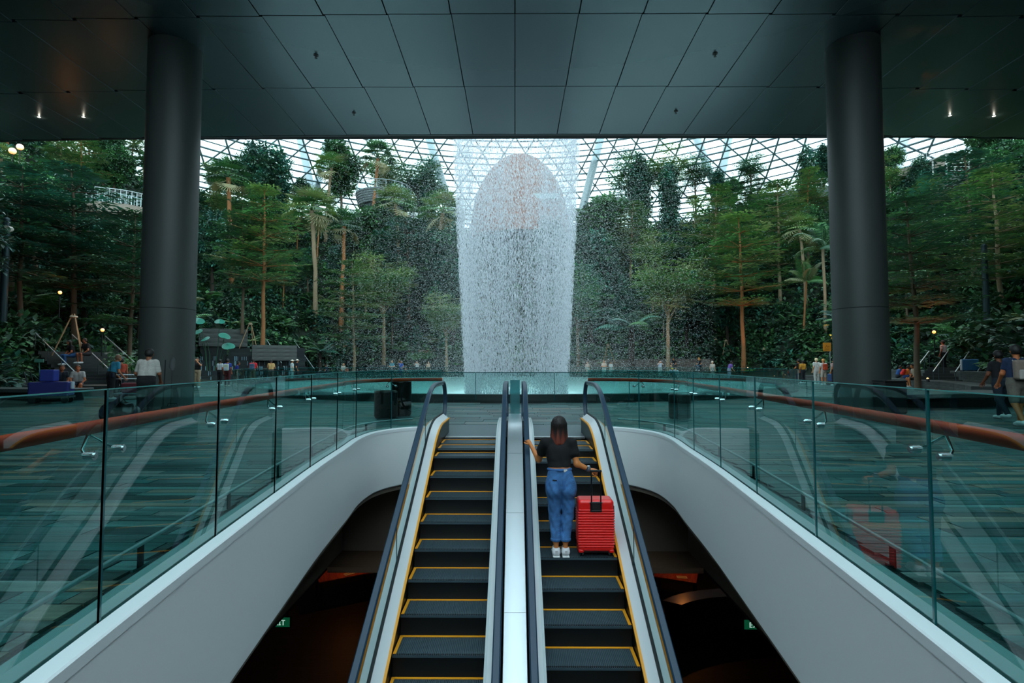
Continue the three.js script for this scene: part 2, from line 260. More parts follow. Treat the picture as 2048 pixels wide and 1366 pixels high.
function escalator(sx, phase, label) {
  const cx = sx * 0.82, t = thing('escalator', label, 'escalator');
  for (let k = -10; k < 12; k++) {
    const back = phase + 0.4 * k; if (back < 0.9 || back > 9.85) continue;
    const y = Math.min(stepY(back), back > 9.5 ? -0.025 : -0.055);
    const st = new THREE.Group(); st.name = 'step'; st.position.set(cx, y, -back); t.add(st);
    put('tread', treadGeo, mTread, st);
    if (stepY(back - 0.4) < y - 0.02 || back < 8.95) put('riser', riserGeo, mRiser, st);
    put('safety_line', backLine, mYellow, st); put('safety_line', sideLine, mYellow, st).position.x = sx * 0.48;
  }
  const F = (x) => eShift(cx + x);
  for (const q of [-1, 1]) {
    const outer = q === sx, e = q * 0.51;
    put('skirt', gb().sweep([[0, -0.35], [q * 0.012, -0.35], [q * 0.012, 0.28], [0, 0.28]], F(e)), mSkirt, t);
    put('brush_strip', gb().sweep([[-q * 0.014, 0.27], [q * 0.012, 0.275], [q * 0.012, 0.305], [-q * 0.014, 0.295]], F(e)), outer ? mYellow : mDeckOut, t);
    put('inner_deck', gb().sweep([[q * 0.012, 0.29], [q * 0.12, 0.38], [q * 0.12, 0.35], [q * 0.012, 0.26]], F(e)), mDeckIn, t);
    put('gasket', gb().sweep([[q * 0.118, 0.34], [q * 0.118, 0.4], [q * 0.152, 0.4], [q * 0.152, 0.34]], F(e)), mGasket, t);
    if (outer) {
      put('outer_deck', gb().sweep([[q * 0.152, 0.34], [q * 0.152, 0.375], [q * 0.24, 0.33], [q * 0.24, 0.3]], F(e)), mDeckOut, t);
      put('side_cladding', gb().sweep([[q * 0.225, 0.3], [q * 0.24, 0.3], [q * 0.24, -1.05], [q * 0.225, -1.05]], F(e)), mDeckOut, t);
    }
    // glass panes, each about two metres of slope
    const gx = cx + q * 0.645, fr = eShift(gx), marks = [-1.2, 0.8, 2.7, 4.6, 6.5, 8.5, 10.48], pane = (d) => { for (let k = 0; k + 1 < fr.length; k++) if (d >= fr[k].d && d <= fr[k + 1].d) { const w = (d - fr[k].d) / (fr[k + 1].d - fr[k].d); return { p: fr[k].p.clone().lerp(fr[k + 1].p, w), n: V(0, 1, 0), s: V(1, 0, 0) }; } return fr[fr.length - 1]; };
    for (let k = 0; k + 1 < marks.length; k++) {
      const list = []; for (let j = 0; j <= 8; j++) list.push(pane(lerp(marks[k] + 0.006, marks[k + 1] - (k === marks.length - 2 ? 0 : 0.006), j / 8)));
      const b = gb(); b.sweep([[0, 0.38], [0, 0.99]], list, false);
      if (k === marks.length - 2) { const c = V(gx, 0.62, -10.48); for (let j = 0; j < 10; j++) { const a = Math.PI / 2 - j / 10 * Math.PI, a2 = Math.PI / 2 - (j + 1) / 10 * Math.PI, P = (w) => V(gx, 0.62 + 0.37 * Math.sin(w), -10.48 - 0.37 * Math.cos(w)); b.tri(c, P(a), P(a2)); } }
      put('glass_pane', b, mGlassClear, t);
      if (k < marks.length - 2) put('pane_joint', gb().sweep([[-0.005, 0.4], [-0.005, 0.99], [0.005, 0.99], [0.005, 0.4]], [pane(marks[k + 1] - 0.004), pane(marks[k + 1] + 0.004)]), mEdge, t);
    }
    // handrail belt, over the slope and round the newel
    const hr = [], belt = [[-0.04, 0.0], [-0.04, 0.018], [-0.028, 0.032], [0.028, 0.032], [0.04, 0.018], [0.04, 0.0], [0.02, -0.008], [-0.02, -0.008]];
    for (const f of fr) hr.push({ p: f.p.clone().add(V(0, 1.005, 0)), s: f.s, n: f.nn });
    for (let k = 1; k <= 12; k++) { const a = Math.PI / 2 - k / 12 * Math.PI; hr.push({ p: V(gx, 0.62 + 0.385 * Math.sin(a), -10.5 - 0.385 * Math.cos(a)), s: V(1, 0, 0), n: V(0, Math.sin(a), -Math.cos(a)) }); }
    hr.push({ p: V(gx, 0.235, -10.1), s: V(1, 0, 0), n: V(0, -1, 0) });
    put('handrail', gb().sweep(belt, hr), mRubber, t);
    put('handrail_guide', gb().sweep([[-0.018, 0.96], [-0.018, 1.0], [0.018, 1.0], [0.018, 0.96]], fr), mSteelDull, t);
    put('newel_base', gb().sweep([[-0.038, 0], [-0.038, 0.3], [0.038, 0.3], [0.038, 0]], [{ p: V(gx, 0, -9.9), s: V(1, 0, 0), n: V(0, 1, 0) }, { p: V(gx, 0, -10.95), s: V(1, 0, 0), n: V(0, 1, 0) }]), mDeck, t);
  }
  put('comb_plate', gb().box(cx, -0.012, -9.9, 1.0, 0.03, 0.14), S('#cfd4d6', 0.3, 0.9), t);
  put('landing_plate', gb().box(cx, -0.02, -10.87, 1.33, 0.05, 1.8), S('#5b6b70', 0.4, 0.8, { bumpMap: brushTex, bumpScale: 0.002 }), t);
  put('truss', gb().sweep([[-0.66, -0.42], [0.66, -0.42], [0.66, -1.0], [-0.66, -1.0]], F(0)), S('#23292b', 0.7), t);
  return t;
}
escalator(-1, 5.68, 'left escalator, empty, with yellow edged black steps');
escalator(1, 5.971, 'right escalator carrying the woman with the red suitcase');
{
  const t = thing('centre_deck', 'white metal deck running up between the two escalators', 'deck'), marks = [-2.4, 0.6, 3.2, 5.0, 6.0, 7.3, 8.4, 9.8, 10.85];
  const fr = eShift(0), on = (d) => { for (let k = 0; k + 1 < fr.length; k++) if (d >= fr[k].d && d <= fr[k + 1].d) { const w = (d - fr[k].d) / (fr[k + 1].d - fr[k].d); return { p: fr[k].p.clone().lerp(fr[k + 1].p, w), n: V(0, 1, 0), s: V(1, 0, 0) }; } return { p: V(0, 0, -d), n: V(0, 1, 0), s: V(1, 0, 0) }; };
  for (let k = 0; k + 1 < marks.length; k++) { const l = []; for (let j = 0; j <= 8; j++) l.push(on(lerp(marks[k] + 0.002, marks[k + 1] - 0.002, j / 8))); put('deck_panel', gb().sweep([[-0.132, 0.32], [-0.124, 0.345], [0.124, 0.345], [0.132, 0.32], [0.132, 0.22], [-0.132, 0.22]], l), mDeck, t); }
  put('under_frame', gb().sweep([[-0.13, 0.1], [0.13, 0.1], [0.13, -0.6], [-0.13, -0.6]], fr), mBlack, t);
  put('cover_plate', gb().box(0, -0.02, -11.32, 0.305, 0.05, 0.9), S('#5b6b70', 0.4, 0.8), t);
  put('end_post', gb().box(0, 0.62, -10.86, 0.2, 0.85, 0.03), S('#79b9bd', 0.1, 0, { transmission: 0.7, ior: 1.5 }), t);
}
// ---------------------------------------------------------------- glass balustrades of the well, with timber handrails
const PANE = 1.395;
for (const sx of [-1, 1]) {
  const side = sx < 0 ? 'left' : 'right';
  const t = thing('glass_balustrade', `teal glass balustrade with a reddish timber handrail along the ${side} of the well`, 'balustrade');
  const joints = []; for (let l = l275 - Math.floor(l275 / PANE) * PANE; l < wellLen; l += PANE) joints.push(l); joints.push(wellLen);
  let prev = 0;
  joints.forEach((l, k) => {
    if (l - prev > 0.3) put('glass_pane', gb().sweep([[0, 0.0], [0, 1.24]], wellFrames(prev + 0.006, l - 0.006, 0, 0, sx, 10), false), mGlass, t);
    if (l - prev > 0.3) put('top_edge', gb().sweep([[-0.006, 1.24], [-0.006, 1.246], [0.006, 1.246], [0.006, 1.24]], wellFrames(prev + 0.006, l - 0.006, 0, 0, sx, 10)), mEdgeTop, t);
    if (k < joints.length - 1) {
      put('pane_joint', gb().sweep([[-0.006, 0.0], [-0.006, 1.246], [0.006, 1.246], [0.006, 0.0]], wellFrames(l - 0.008, l + 0.008, 0, 0, sx, 1)), mEdge, t);
      // bracket: two arms from under the handrail to round fittings on the panes
      const b = gb(), top = well(l, 0.085, 1.0, sx);
      for (const q of [-1, 1]) { const f = well(l + q * 0.12, 0.02, 0.905, sx), g = well(l + q * 0.12, -0.025, 0.905, sx), k0 = well(l + q * 0.1, 0.05, 0.93, sx); b.tube([top, k0, f], 0.008, 6).tube([f, g], 0.024, 12).tube([g, well(l + q * 0.12, -0.032, 0.905, sx)], 0.016, 10); }
      put('bracket', b, S('#cfe3e4', 0.18, 1), t);
    }
    prev = l;
  });
  const pts = []; for (let k = 0; k <= 120; k++) { const l = wellLen * k / 120; pts.push(well(l, 0.085, 1.035, sx)); }
  put('handrail', gb().tube(pts, 0.037, 14), mWood, t);
  const lr = thing('low_rail', `low stainless kick rail behind the ${side} glass balustrade`, 'rail');
  const q = []; for (let k = 0; k <= 90; k++) q.push(well(lerp(0.3, wellLen - 0.6, k / 90), 0.24, 0.15, sx));
  put('bar', gb().tube(q, 0.016, 8), mSteelDull, lr);
  for (let l = 1.0; l < wellLen - 0.7; l += 1.42) { const b = well(l, 0.24, 0.07, sx), f = wellFrames(l, l + 0.01, 0.24, 0, sx, 1)[0]; put('post', gb().box(b.x, b.y, b.z, 0.012, 0.15, 0.06, Math.atan2(f.s.x, f.s.z) + Math.PI / 2), S('#1d2426', 0.5, 0.6), lr); }
}
// ---------------------------------------------------------------- bins by the well
{
  const bin = (label, x, d, r, h, mouth) => { const t = thing('litter_bin', label, 'bin', [x, 0, -d]); put('body', new THREE.LatheGeometry([[0, 0.02], [r * 0.94, 0.02], [r, 0.05], [r, h - 0.04], [r * 0.97, h], [r * 0.7, h], [r * 0.66, h - 0.12], [0, h - 0.12]].map(([a, b]) => new THREE.Vector2(a, b)), 40), S('#1a1512', 0.32, 0.5), t); put('foot_ring', new THREE.CylinderGeometry(r * 0.9, r * 0.9, 0.03, 32).translate(0, 0.015, 0), mBlack, t); if (mouth) put('rim', new THREE.TorusGeometry(r * 0.85, 0.018, 8, 40).rotateX(Math.PI / 2).translate(0, h, 0), S('#30251c', 0.3, 0.6), t); };
  bin('low round dark brown bin left of the left escalator', X(773, 13.4), 13.4, 0.3, 0.68, true);
  bin('taller round black bin beside the low brown one', X(803, 13.9), 13.9, 0.27, 0.93, false);
  bin('round black bin behind the glass right of the right escalator', X(1358, 13.2), 13.2, 0.27, 0.62, true);
  const t = thing('equipment_box', 'tall black box standing against the right column', 'box', [X(1778, 14.7), 0, -14.7]); put('body', new RoundedBoxGeometry(0.62, 0.86, 0.5, 2, 0.03).translate(0, 0.45, 0), mBlack, t); put('lid', new RoundedBoxGeometry(0.64, 0.05, 0.52, 2, 0.02).translate(0, 0.9, 0), S('#151515', 0.35), t); put('plinth', gb().box(0, 0.015, 0, 0.56, 0.03, 0.44), mBlack, t);
}
// ---------------------------------------------------------------- level below: exit signs, cafe furniture, plants
{
  const cv = document.createElement('canvas'); cv.width = 256; cv.height = 96; const x = cv.getContext('2d'); x.fillStyle = '#0c5a3a'; x.fillRect(0, 0, 256, 96); x.fillStyle = '#d6fff0'; x.font = 'bold 76px sans-serif'; x.textAlign = 'center'; x.textBaseline = 'middle'; x.fillText('EXIT', 128, 52);
  const ct = new THREE.CanvasTexture(cv); ct.colorSpace = THREE.SRGBColorSpace;
  for (const [px, py, label] of [[556, 1243, 'green lit exit sign under the white wall left of the escalators'], [1512, 1248, 'green lit exit sign under the white wall right of the escalators']]) {
    const p = at(px, py, 12), t = thing('exit_sign', label, 'sign', [p.x, p.y, p.z]);
    put('housing', gb().box(0, 0, 0, 0.6, 0.26, 0.06), S('#20302a', 0.5), t);
    const f = put('face', new THREE.PlaneGeometry(0.56, 0.21).translate(0, 0, 0.0305), S('#ffffff', 0.5, 0, { map: ct, emissive: '#ffffff', emissiveMap: ct, emissiveIntensity: 0.5 }), t);
    for (const q of [-0.22, 0.22]) put('hanger', gb().tube([V(q, 0.12, 0), V(q, -3.1 - p.y, 0)], 0.008, 5), mBlack, t);
    const l = new THREE.RectAreaLight('#7effc4', 0.4, 0.5, 0.18); l.position.set(0, 0, 0.06); l.rotation.y = Math.PI; t.add(l);
  }
  const mTop = S('#c96a2e', 0.45, 0, { map: woodTex }), mPaper = S('#e8e2d6', 0.8), mLeg = S('#241a14', 0.6);
  const table = (label, px, py, d, w, dp, turn, things) => {
    const p = at(px, py, d), t = thing('cafe_table', label, 'table', [p.x, -6.2, p.z], turn), h = p.y + 6.2;
    put('table_top', new RoundedBoxGeometry(w, 0.05, dp, 2, 0.015).translate(0, h, 0), mTop, t);
    for (const a of [-1, 1]) for (const b of [-1, 1]) put('leg', gb().box(a * (w / 2 - 0.08), h / 2, b * (dp / 2 - 0.08), 0.06, h, 0.06), mLeg, t);
    things.forEach(([ax, az, q], k) => { const m = thing('menu_card', `pale menu card lying on the ${label.includes('left') ? 'left' : 'right'} cafe table, ${['nearest its edge', 'in its middle', 'at its far corner'][k]}`, 'card', [p.x + Math.cos(turn) * ax + Math.sin(turn) * az, -6.2 + h + 0.034, p.z - Math.sin(turn) * ax + Math.cos(turn) * az], turn + q); put('card', new RoundedBoxGeometry(0.32, 0.012, 0.2, 1, 0.004), mPaper, m); put('print', gb().box(0, 0.007, 0, 0.24, 0.002, 0.02), S('#8a5a3a', 0.8), m); });
  };
  table('orange topped cafe table below on the left', 688, 1143, 17.2, 1.7, 1.1, 0.5, [[0.1, 0.35, 0.2], [-0.1, -0.05, 0.5], [0.5, -0.3, 0.1]]);
  table('orange topped cafe table below on the right', 1352, 1150, 17.0, 1.3, 0.9, -0.4, [[0.2, 0.2, 0.3], [-0.3, -0.1, 0.4]]);
  const c = thing('curved_counter', 'dark curved counter on the level below, right side', 'counter', [6.6, -6.2, -15.2]);
  const fr = []; for (let k = 0; k <= 20; k++) { const a = -2.6 + k / 20 * 2.3; fr.push({ p: V(Math.cos(a) * 2.6, 0, Math.sin(a) * 1.4 + 1.2), s: V(Math.cos(a), 0, Math.sin(a)), n: V(0, 1, 0) }); }
  put('body', gb().sweep([[-0.2, 0], [0.2, 0], [0.2, 0.9], [-0.2, 0.9]], fr), S('#17110e', 0.5), c); put('worktop', gb().sweep([[-0.26, 0.9], [0.26, 0.9], [0.26, 0.95], [-0.26, 0.95]], fr), S('#3a2418', 0.3), c);
  for (const [px, py, d, label] of [[700, 1118, 17.0, 'warm pendant lamp above the left cafe table'], [1365, 1118, 17.0, 'warm pendant lamp above the right cafe table']]) {
    const p = at(px, py, d); const t = thing('pendant_lamp', label, 'lamp', [p.x, -3.95, p.z]);
    put('shade', new THREE.LatheGeometry([[0.03, 0.2], [0.06, 0.18], [0.16, 0.02], [0.17, 0]].map(([a, b]) => new THREE.Vector2(a, b)), 24), S('#251a12', 0.5), t); put('cord', gb().tube([V(0, 0.18, 0), V(0, 0.85, 0)], 0.006, 5), mBlack, t);
    put('bulb', new THREE.SphereGeometry(0.06, 12, 8).translate(0, 0.03, 0), S('#ffffff', 0.5, 0, { emissive: '#ffb060', emissiveIntensity: 2 }), t);
    const l = new THREE.PointLight('#ff9a48', 0.9); l.position.set(0, 0.0, 0); l.castShadow = true; t.add(l);
  }
}
// ---------------------------------------------------------------- pool ring and waterfall
{
  const t = thing('pool_balustrade', 'ring of teal glass panes standing round the waterfall pool', 'balustrade', [C.x, 0, C.z]), n = 38;
  for (let k = 0; k < n; k++) {
    const a0 = k / n * Math.PI * 2 + Math.PI / 2 + Math.PI / n, a1 = a0 + Math.PI * 2 / n, fr = []; for (let j = 0; j <= 6; j++) { const a = lerp(a0 + 0.0006, a1 - 0.0006, j / 6); fr.push({ p: V(Math.cos(a) * (RING + 0.16), 0, Math.sin(a) * (RING + 0.16)), s: V(Math.cos(a), 0, Math.sin(a)), n: V(0, 1, 0) }); }
    put('glass_pane', gb().sweep([[0, 0.06], [0, 1.06]], fr, false), mGlassRing, t);
    put('top_edge', gb().sweep([[-0.012, 1.06], [-0.012, 1.085], [0.012, 1.085], [0.012, 1.06]], fr), mEdge, t);
    put('pane_joint', gb().box(Math.cos(a0) * (RING + 0.16), 0.56, Math.sin(a0) * (RING + 0.16), 0.02, 1.02, 0.02, -a0), mEdge, t);
  }
  const k = thing('pool_kerb', 'low dark stone kerb of the round waterfall pool', 'kerb', [C.x, 0, C.z]), nk = 48;
  for (let j = 0; j < nk; j++) { const fr = []; for (let q = 0; q <= 3; q++) { const a = (j + 0.004 + q / 3 * 0.992) / nk * Math.PI * 2; fr.push({ p: V(Math.cos(a) * RING, 0, Math.sin(a) * RING), s: V(Math.cos(a), 0, Math.sin(a)), n: V(0, 1, 0) }); } put('kerb_stone', gb().sweep([[-0.25, -0.5], [0.12, -0.5], [0.12, 0.26], [0.1, 0.28], [-0.25, 0.28]], fr), S('#1d3434', 0.35, 0, { map: stoneTex }), k); }
  const b = thing('waterfall_basin', 'pale wet funnel shaped basin catching the waterfall', 'basin', [C.x, 0, C.z]);
  put('bowl', new THREE.LatheGeometry([[16.8, 0.12], [15, 0.02], [12, -0.1], [9, -0.35], [7, -0.9], [5.6, -2], [5, -4], [4.8, -7]].map(([x, y]) => new THREE.Vector2(x, y)), 96), S('#d4e2e2', 0.22, 0, { bumpMap: stoneBump, bumpScale: 0.01, clearcoat: 0.6 }), b);
  const f = thing('waterfall', 'tall white column of falling water dropping from the roof into the pool', 'waterfall', [C.x + 0.1, 0, C.z]); f.userData.kind = 'stuff';
  // falling strands: slender spindles of water, thick in the rim of the column
  const g = gb(), strand = (x, y, z, len, w) => { const a = rr(0, 6), o = g.p.length / 3; for (let k = 0; k < 3; k++) { const c = Math.cos(a + k * 2.094), s = Math.sin(a + k * 2.094); g.v(V(x + c * w, y - len * 0.2, z + s * w), V(c, 0.15, s).normalize()); } g.v(V(x, y + len / 2, z), V(0, 1, 0)); g.v(V(x, y - len / 2, z), V(0, -1, 0)); for (let k = 0; k < 3; k++) { const q = (k + 1) % 3; g.i.push(o + q, o + k, o + 3, o + k, o + q, o + 4); } };
  const ray = []; for (let k = 0; k < 90; k++) ray.push([rr(0, Math.PI * 2), rr(0.2, 1)]);
  for (let k = 0; k < 125000; k++) {
    const y = rnd() < 0.9 ? rr(-1.6, 19) : rr(19, 37), fall = clamp((36 - y) / 36, 0, 1), R = lerp(4.5, 3.5, clamp((19 - y) / 19, 0, 1)) + Math.max(0, y - 19) * 0.02, c = ray[Math.floor(rnd() * ray.length)];
    const a = rnd() < 0.55 ? c[0] + rr(-0.07, 0.07) : rr(0, Math.PI * 2), r = R * (rnd() < 0.8 ? rr(0.9, 1.03) : Math.sqrt(rr(0.25, 1)));
    strand(Math.cos(a) * r, y, Math.sin(a) * r, rr(0.1, 0.32), rr(0.007, 0.018));
  }
  put('falling_water', g, S('#e6eaf0', 0.8, 0, { transmission: 0.35 }), f, 'stuff');
  const ms = thing('spray_mist', 'fine white spray drifting round the foot of the waterfall', 'mist', [C.x, 0, C.z]); ms.userData.kind = 'stuff';
  const m = gb(), drop = (x, y, z, r) => { const o = m.p.length / 3, q = [[1, 1, 1], [1, -1, -1], [-1, 1, -1], [-1, -1, 1]]; for (const [a, b2, c] of q) m.v(V(x + a * r, y + b2 * r, z + c * r), V(a, b2, c).normalize()); m.i.push(o, o + 1, o + 2, o, o + 3, o + 1, o, o + 2, o + 3, o + 1, o + 3, o + 2); };
  for (let k = 0; k < 170000; k++) { const a = rr(0, Math.PI * 2), r = 3.5 + 9.5 * Math.pow(rnd(), 1.5), y = 0.1 + 18 * Math.pow(rnd(), 1.15) * (1 - 0.025 * (r - 3.5)); drop(Math.cos(a) * r, y, Math.sin(a) * r, rr(0.0045, 0.0105)); }
  put('droplets', m, S('#eef6f6', 0.8, 0, { transmission: 0.3 }), ms, 'stuff');
}
// ---------------------------------------------------------------- glass dome on a triangulated steel lattice
const domeY = (r) => 48 * (1 - Math.pow(r / 88, 3)) - 10 * Math.exp(-r * r / 160);
{
  const d = struct('roof_dome', 'glass dome on a triangulated steel lattice above the forest'); d.position.copy(C);
  const N = 88, rings = []; for (let r = 6; r < 88; r += r > 60 ? 2.4 : 3.1) rings.push(r); rings.push(88);
  const node = (k, j) => { const a = (j + (k % 2) * 0.5) / N * Math.PI * 2 - Math.PI / 2, r = rings[k]; return V(Math.cos(a) * r, domeY(r), Math.sin(a) * r); };
  const lat = gb(), rest = gb(), mPane = S('#dff0f4', 0.0, 0, { transmission: 1, ior: 1.45 }); let panes = [];
  const bar = (a, b, r) => lat.tube([a, b], r, 4, false);
  for (let k = 0; k < rings.length; k++) for (let j = 0; j < N; j++) {
    const a = node(k, j), b = node(k, j + 1); bar(a, b, 0.1);
    if (k + 1 < rings.length && rings[k] > 44 && rings[k] < 70) for (const w of [0.33, 0.67]) { const rr0 = lerp(rings[k], rings[k + 1], w), P = (q) => { const an = q / N * Math.PI * 2 - Math.PI / 2; return V(Math.cos(an) * rr0, domeY(rr0) + 0.1, Math.sin(an) * rr0); }; if (Math.sin(j / N * Math.PI * 2 - Math.PI / 2) < -0.3) bar(P(j), P(j + 1), 0.16); }
    if (k + 1 < rings.length) {
      const o = k % 2, c = node(k + 1, j + o), e = node(k + 1, j + o - 1); bar(a, c, 0.15); bar(a, e, 0.15);
      for (const q of [[a, e, c], [a, c, b]]) { const m = q[0].clone().add(q[1]).add(q[2]).divideScalar(3), dz = 35.8 - m.z, px = Math.abs(m.x) / dz, py = (m.y - EYE) / dz; panes.push([q, dz > 60 && px < 0.95 && py > 0.3 && py < 0.47 ? py * 0 + Math.abs(px) : 99]); }
    }
  }
  panes.sort((a, b) => a[1] - b[1]);
  panes.forEach(([q, s], k) => { if (s < 90 && k < 300) { const b = gb(); b.tri(...q); put('glass_pane', b, mPane, d); } else rest.tri(...q); });
  put('glazing', rest, mPane, d, 'stuff');
  put('steel_lattice', lat, S('#6f858b', 0.5, 0.3), d, 'stuff');
  // leaning tubular roof columns
  const legs = [[600, 275, 622, 372, 'leaning steel tube of the pair behind the left palms, left one'], [660, 270, 642, 340, 'leaning steel tube of the pair behind the left palms, right one'], [852, 258, 888, 375, 'leaning steel roof tube just left of the waterfall'], [1206, 258, 1174, 382, 'leaning steel roof tube just right of the waterfall'], [1388, 262, 1427, 366, 'left tube of the steel V behind the right trees'], [1460, 262, 1440, 368, 'right tube of the steel V behind the right trees'], [1812, 270, 1796, 330, 'leaning steel roof tube beyond the right column']];
  for (const [x0, y0, x1, y1, label] of legs) { const dd = 90, a = at(x0, y0, dd), b = at(x1, y1, dd - 2), dir = b.clone().sub(a), t = thing('roof_strut', label, 'roof strut', [0, 0, 0], 0, 'roof struts'); const top = a.clone().addScaledVector(dir, -0.12), foot = b.clone().addScaledVector(dir, 0.9); put('tube', gb().tube([top, a.clone().addScaledVector(dir, 0.1), foot], [0.5, 0.68, 0.62], 14), S('#96a6a9', 0.4, 0.2), t); put('cap', gb().tube([top.clone().addScaledVector(dir, -0.04), top], [0.2, 0.5], 12), S('#748c90', 0.5), t); delete t.userData.group; }
  // rounded pavilion seen through the water
  const p = at(1035, 395, 88), t = thing('domed_pavilion', 'rounded reddish brown pavilion glimpsed through the falling water', 'pavilion', [p.x + 0.4, 23, p.z]);
  put('shell', new THREE.SphereGeometry(1, 32, 16, 0, Math.PI * 2, 0, Math.PI / 2).scale(8.6, 14.6, 6), S('#a8796a', 0.7, 0, { map: grainTex }), t); put('opening', gb().box(3.4, 5.6, 5.0, 6, 0.8, 0.5), S('#c9d8da', 0.4), t);
}
// ---------------------------------------------------------------- the forested slope
const hill = (x, d) => {
  const r = Math.min(57, Math.hypot(x, d - 35.8)), s = smooth(14, 27, d) * smooth(23, 27, r);
  return s * (r < 26 ? 0.6 : 0.6 + 1.5 * smooth(26, 28, r) + Math.max(0, r - 28) * 0.82 - 0.004 * Math.pow(Math.max(0, r - 45), 2) + 0.5 * Math.sin(x * 0.21) * smooth(28, 34, r));
};
{
  const g = gb(), nr = 40, na = 140, id = [];
  const h = struct('ground_hillside', 'dark planted earth of the forest slope');
  for (let k = 0; k <= nr; k++) { id.push([]); for (let j = 0; j <= na; j++) { const r = 23 + k * 1.6, a = j / na * Math.PI * 2, x = Math.cos(a) * r, z = C.z + Math.sin(a) * r; id[k].push(g.v(V(x, hill(x, -z) - 0.03, z), V(0, 1, 0), x, z)); } }
  for (let k = 0; k < nr; k++) for (let j = 0; j < na; j++) if (-g.p[id[k][j] * 3 + 2] > 13.5) g.i.push(id[k][j], id[k + 1][j], id[k + 1][j + 1], id[k][j], id[k + 1][j + 1], id[k][j + 1]);
  const ge = g.geo(); ge.computeVertexNormals(); put('soil', ge, S('#1b2a1c', 0.95, 0, { map: grainTex }), h);
}
// arc of wall blocks round the plaza: from angle a0 to a1 (degrees right of straight ahead, seen from the pool's middle)
const mSlab = S('#5d6462', 0.7, 0, { map: stoneTex }), mSlabWarm = S('#857a70', 0.75, 0, { map: stoneTex }), mSlabDark = S('#2b3332', 0.6, 0, { map: stoneTex });
const arcP = (r, deg) => V(C.x + Math.sin(deg * Math.PI / 180) * r, 0, C.z - Math.cos(deg * Math.PI / 180) * r);
function terrace(label, r, a0, a1, y0, y1, w, m, block = 2.2) {
  const t = thing('terrace_wall', label, 'wall'), n = Math.max(1, Math.round((a1 - a0) * Math.PI / 180 * r / block));
  for (let k = 0; k < n; k++) { const fr = []; for (let q = 0; q <= 2; q++) { const deg = lerp(a0, a1, (k + 0.004 + q / 2 * 0.992) / n), p = arcP(r, deg); fr.push({ p, s: V(Math.sin(deg * Math.PI / 180), 0, -Math.cos(deg * Math.PI / 180)), n: V(0, 1, 0) }); } put('stone_block', gb().sweep([[0, y0], [0, y1 - 0.02], [0.02, y1], [w, y1], [w, y0]], fr), m, t); }
  return t;
}
terrace('long low stone seat wall behind the pool right of the waterfall', 22.6, 4, 58, 0, 0.5, 0.9, mSlabWarm);
terrace('second tier of the stone seat wall right of the waterfall', 24.0, 14, 52, 0.3, 1.15, 1.2, mSlabWarm);
terrace('upper planter wall behind the right seat tiers', 25.6, 18, 50, 0.8, 1.9, 0.8, mSlabWarm, 3);
terrace('long low stone seat wall behind the pool left of the waterfall', 22.6, -44, -4, 0, 0.55, 0.9, mSlab);
terrace('planter wall behind the left seat wall', 24.2, -40, -3, 0.3, 1.25, 0.8, mSlabDark);
terrace('dark stepped seat wall at the far left of the plaza', 25.6, -119, -88, 0, 0.5, 1.0, mSlabDark);
terrace('raised dark planter wall at the far left', 27.0, -118, -90, 0.3, 1.1, 0.9, mSlabDark);
terrace('grey seat wall below the right stair', 23.6, 76, 128, 0, 0.48, 1.1, mSlab);
terrace('raised seat wall beside the right stair', 25.4, 84, 124, 0.3, 1.0, 1.0, mSlab);
// low broad benches
const bench = (label, x, d, w, dp, h, turn) => { const t = thing('stone_bench', label, 'bench', [x, 0, -d], turn); put('seat_slab', new RoundedBoxGeometry(w, 0.14, dp, 2, 0.03).translate(0, h - 0.07, 0), S('#4f5c5b', 0.45, 0, { map: stoneTex }), t); put('base', gb().box(0, (h - 0.14) / 2, 0, w * 0.88, h - 0.14, dp * 0.7), S('#141a1a', 0.7), t); };
bench('dark slab bench at the left edge beside the cleaning cart', X(80, 20), 19.7, 4.0, 1.3, 0.46, -0.12);
bench('dark slab bench on which the two men sit', X(170, 22), 22.6, 5.2, 1.0, 0.46, 0.1);
bench('wide slab bench with a pointed end behind the backpack man', X(1880, 17.5), 17.2, 5.6, 1.7, 0.46, 0.25);
// cascade of dark stone steps with water, left of the pool
{
  const t = thing('stone_cascade', 'stepped dark stone cascade with thin water films behind the left visitors', 'cascade', [X(490, 42), 0, -42], 0.5);
  for (let k = 0; k < 7; k++) for (let j = 0; j < 5; j++) { const w = rr(1.5, 2.2); put('stone_step', gb().box(-4.4 + j * 2.05 + rr(-0.1, 0.1), 0.22 + k * 0.4, -k * 0.55, w, 0.42, 0.9), S(pick(['#1c2a2e', '#26363a', '#30403f', '#18252b']), 0.35, 0, { map: stoneTex }), t); }
  const w = gb(); for (let k = 0; k < 150; k++) { const x = rr(-5, 3.6), y = Math.floor(rr(0, 5)) * 0.4 + 0.24, z = 0.46 - Math.floor((y) / 0.4) * 0.55; w.box(x, y, z, rr(0.02, 0.06), rr(0.25, 0.4), 0.01); } put('water_film', w, S('#8fb6c4', 0.3), t, 'stuff');
  for (const [x, y, z, wd, h, l] of [[2.2, 2.31, -0.9, 3.4, 1.3, 'grey planter box holding the propped tree left of the pool'], [-1.6, 3.6, -3.3, 3.6, 1.5, 'upper grey planter box behind the left cascade']]) { const p = V(x, y, z).applyAxisAngle(V(0, 1, 0), 0.5), q = thing('planter_box', l, 'planter', [X(490, 42) + p.x, y - h / 2, -42 + p.z], 0.5); for (let k = 0; k < 4; k++) put('board', gb().box(0, h * (k + 0.5) / 4, 0, wd, h / 4 - 0.015, 1.6), S('#6a6f6c', 0.7, 0, { map: stoneTex }), q); put('soil', gb().box(0, h - 0.08, 0, wd - 0.2, 0.1, 1.4), S('#15130f', 0.95), q); }
}
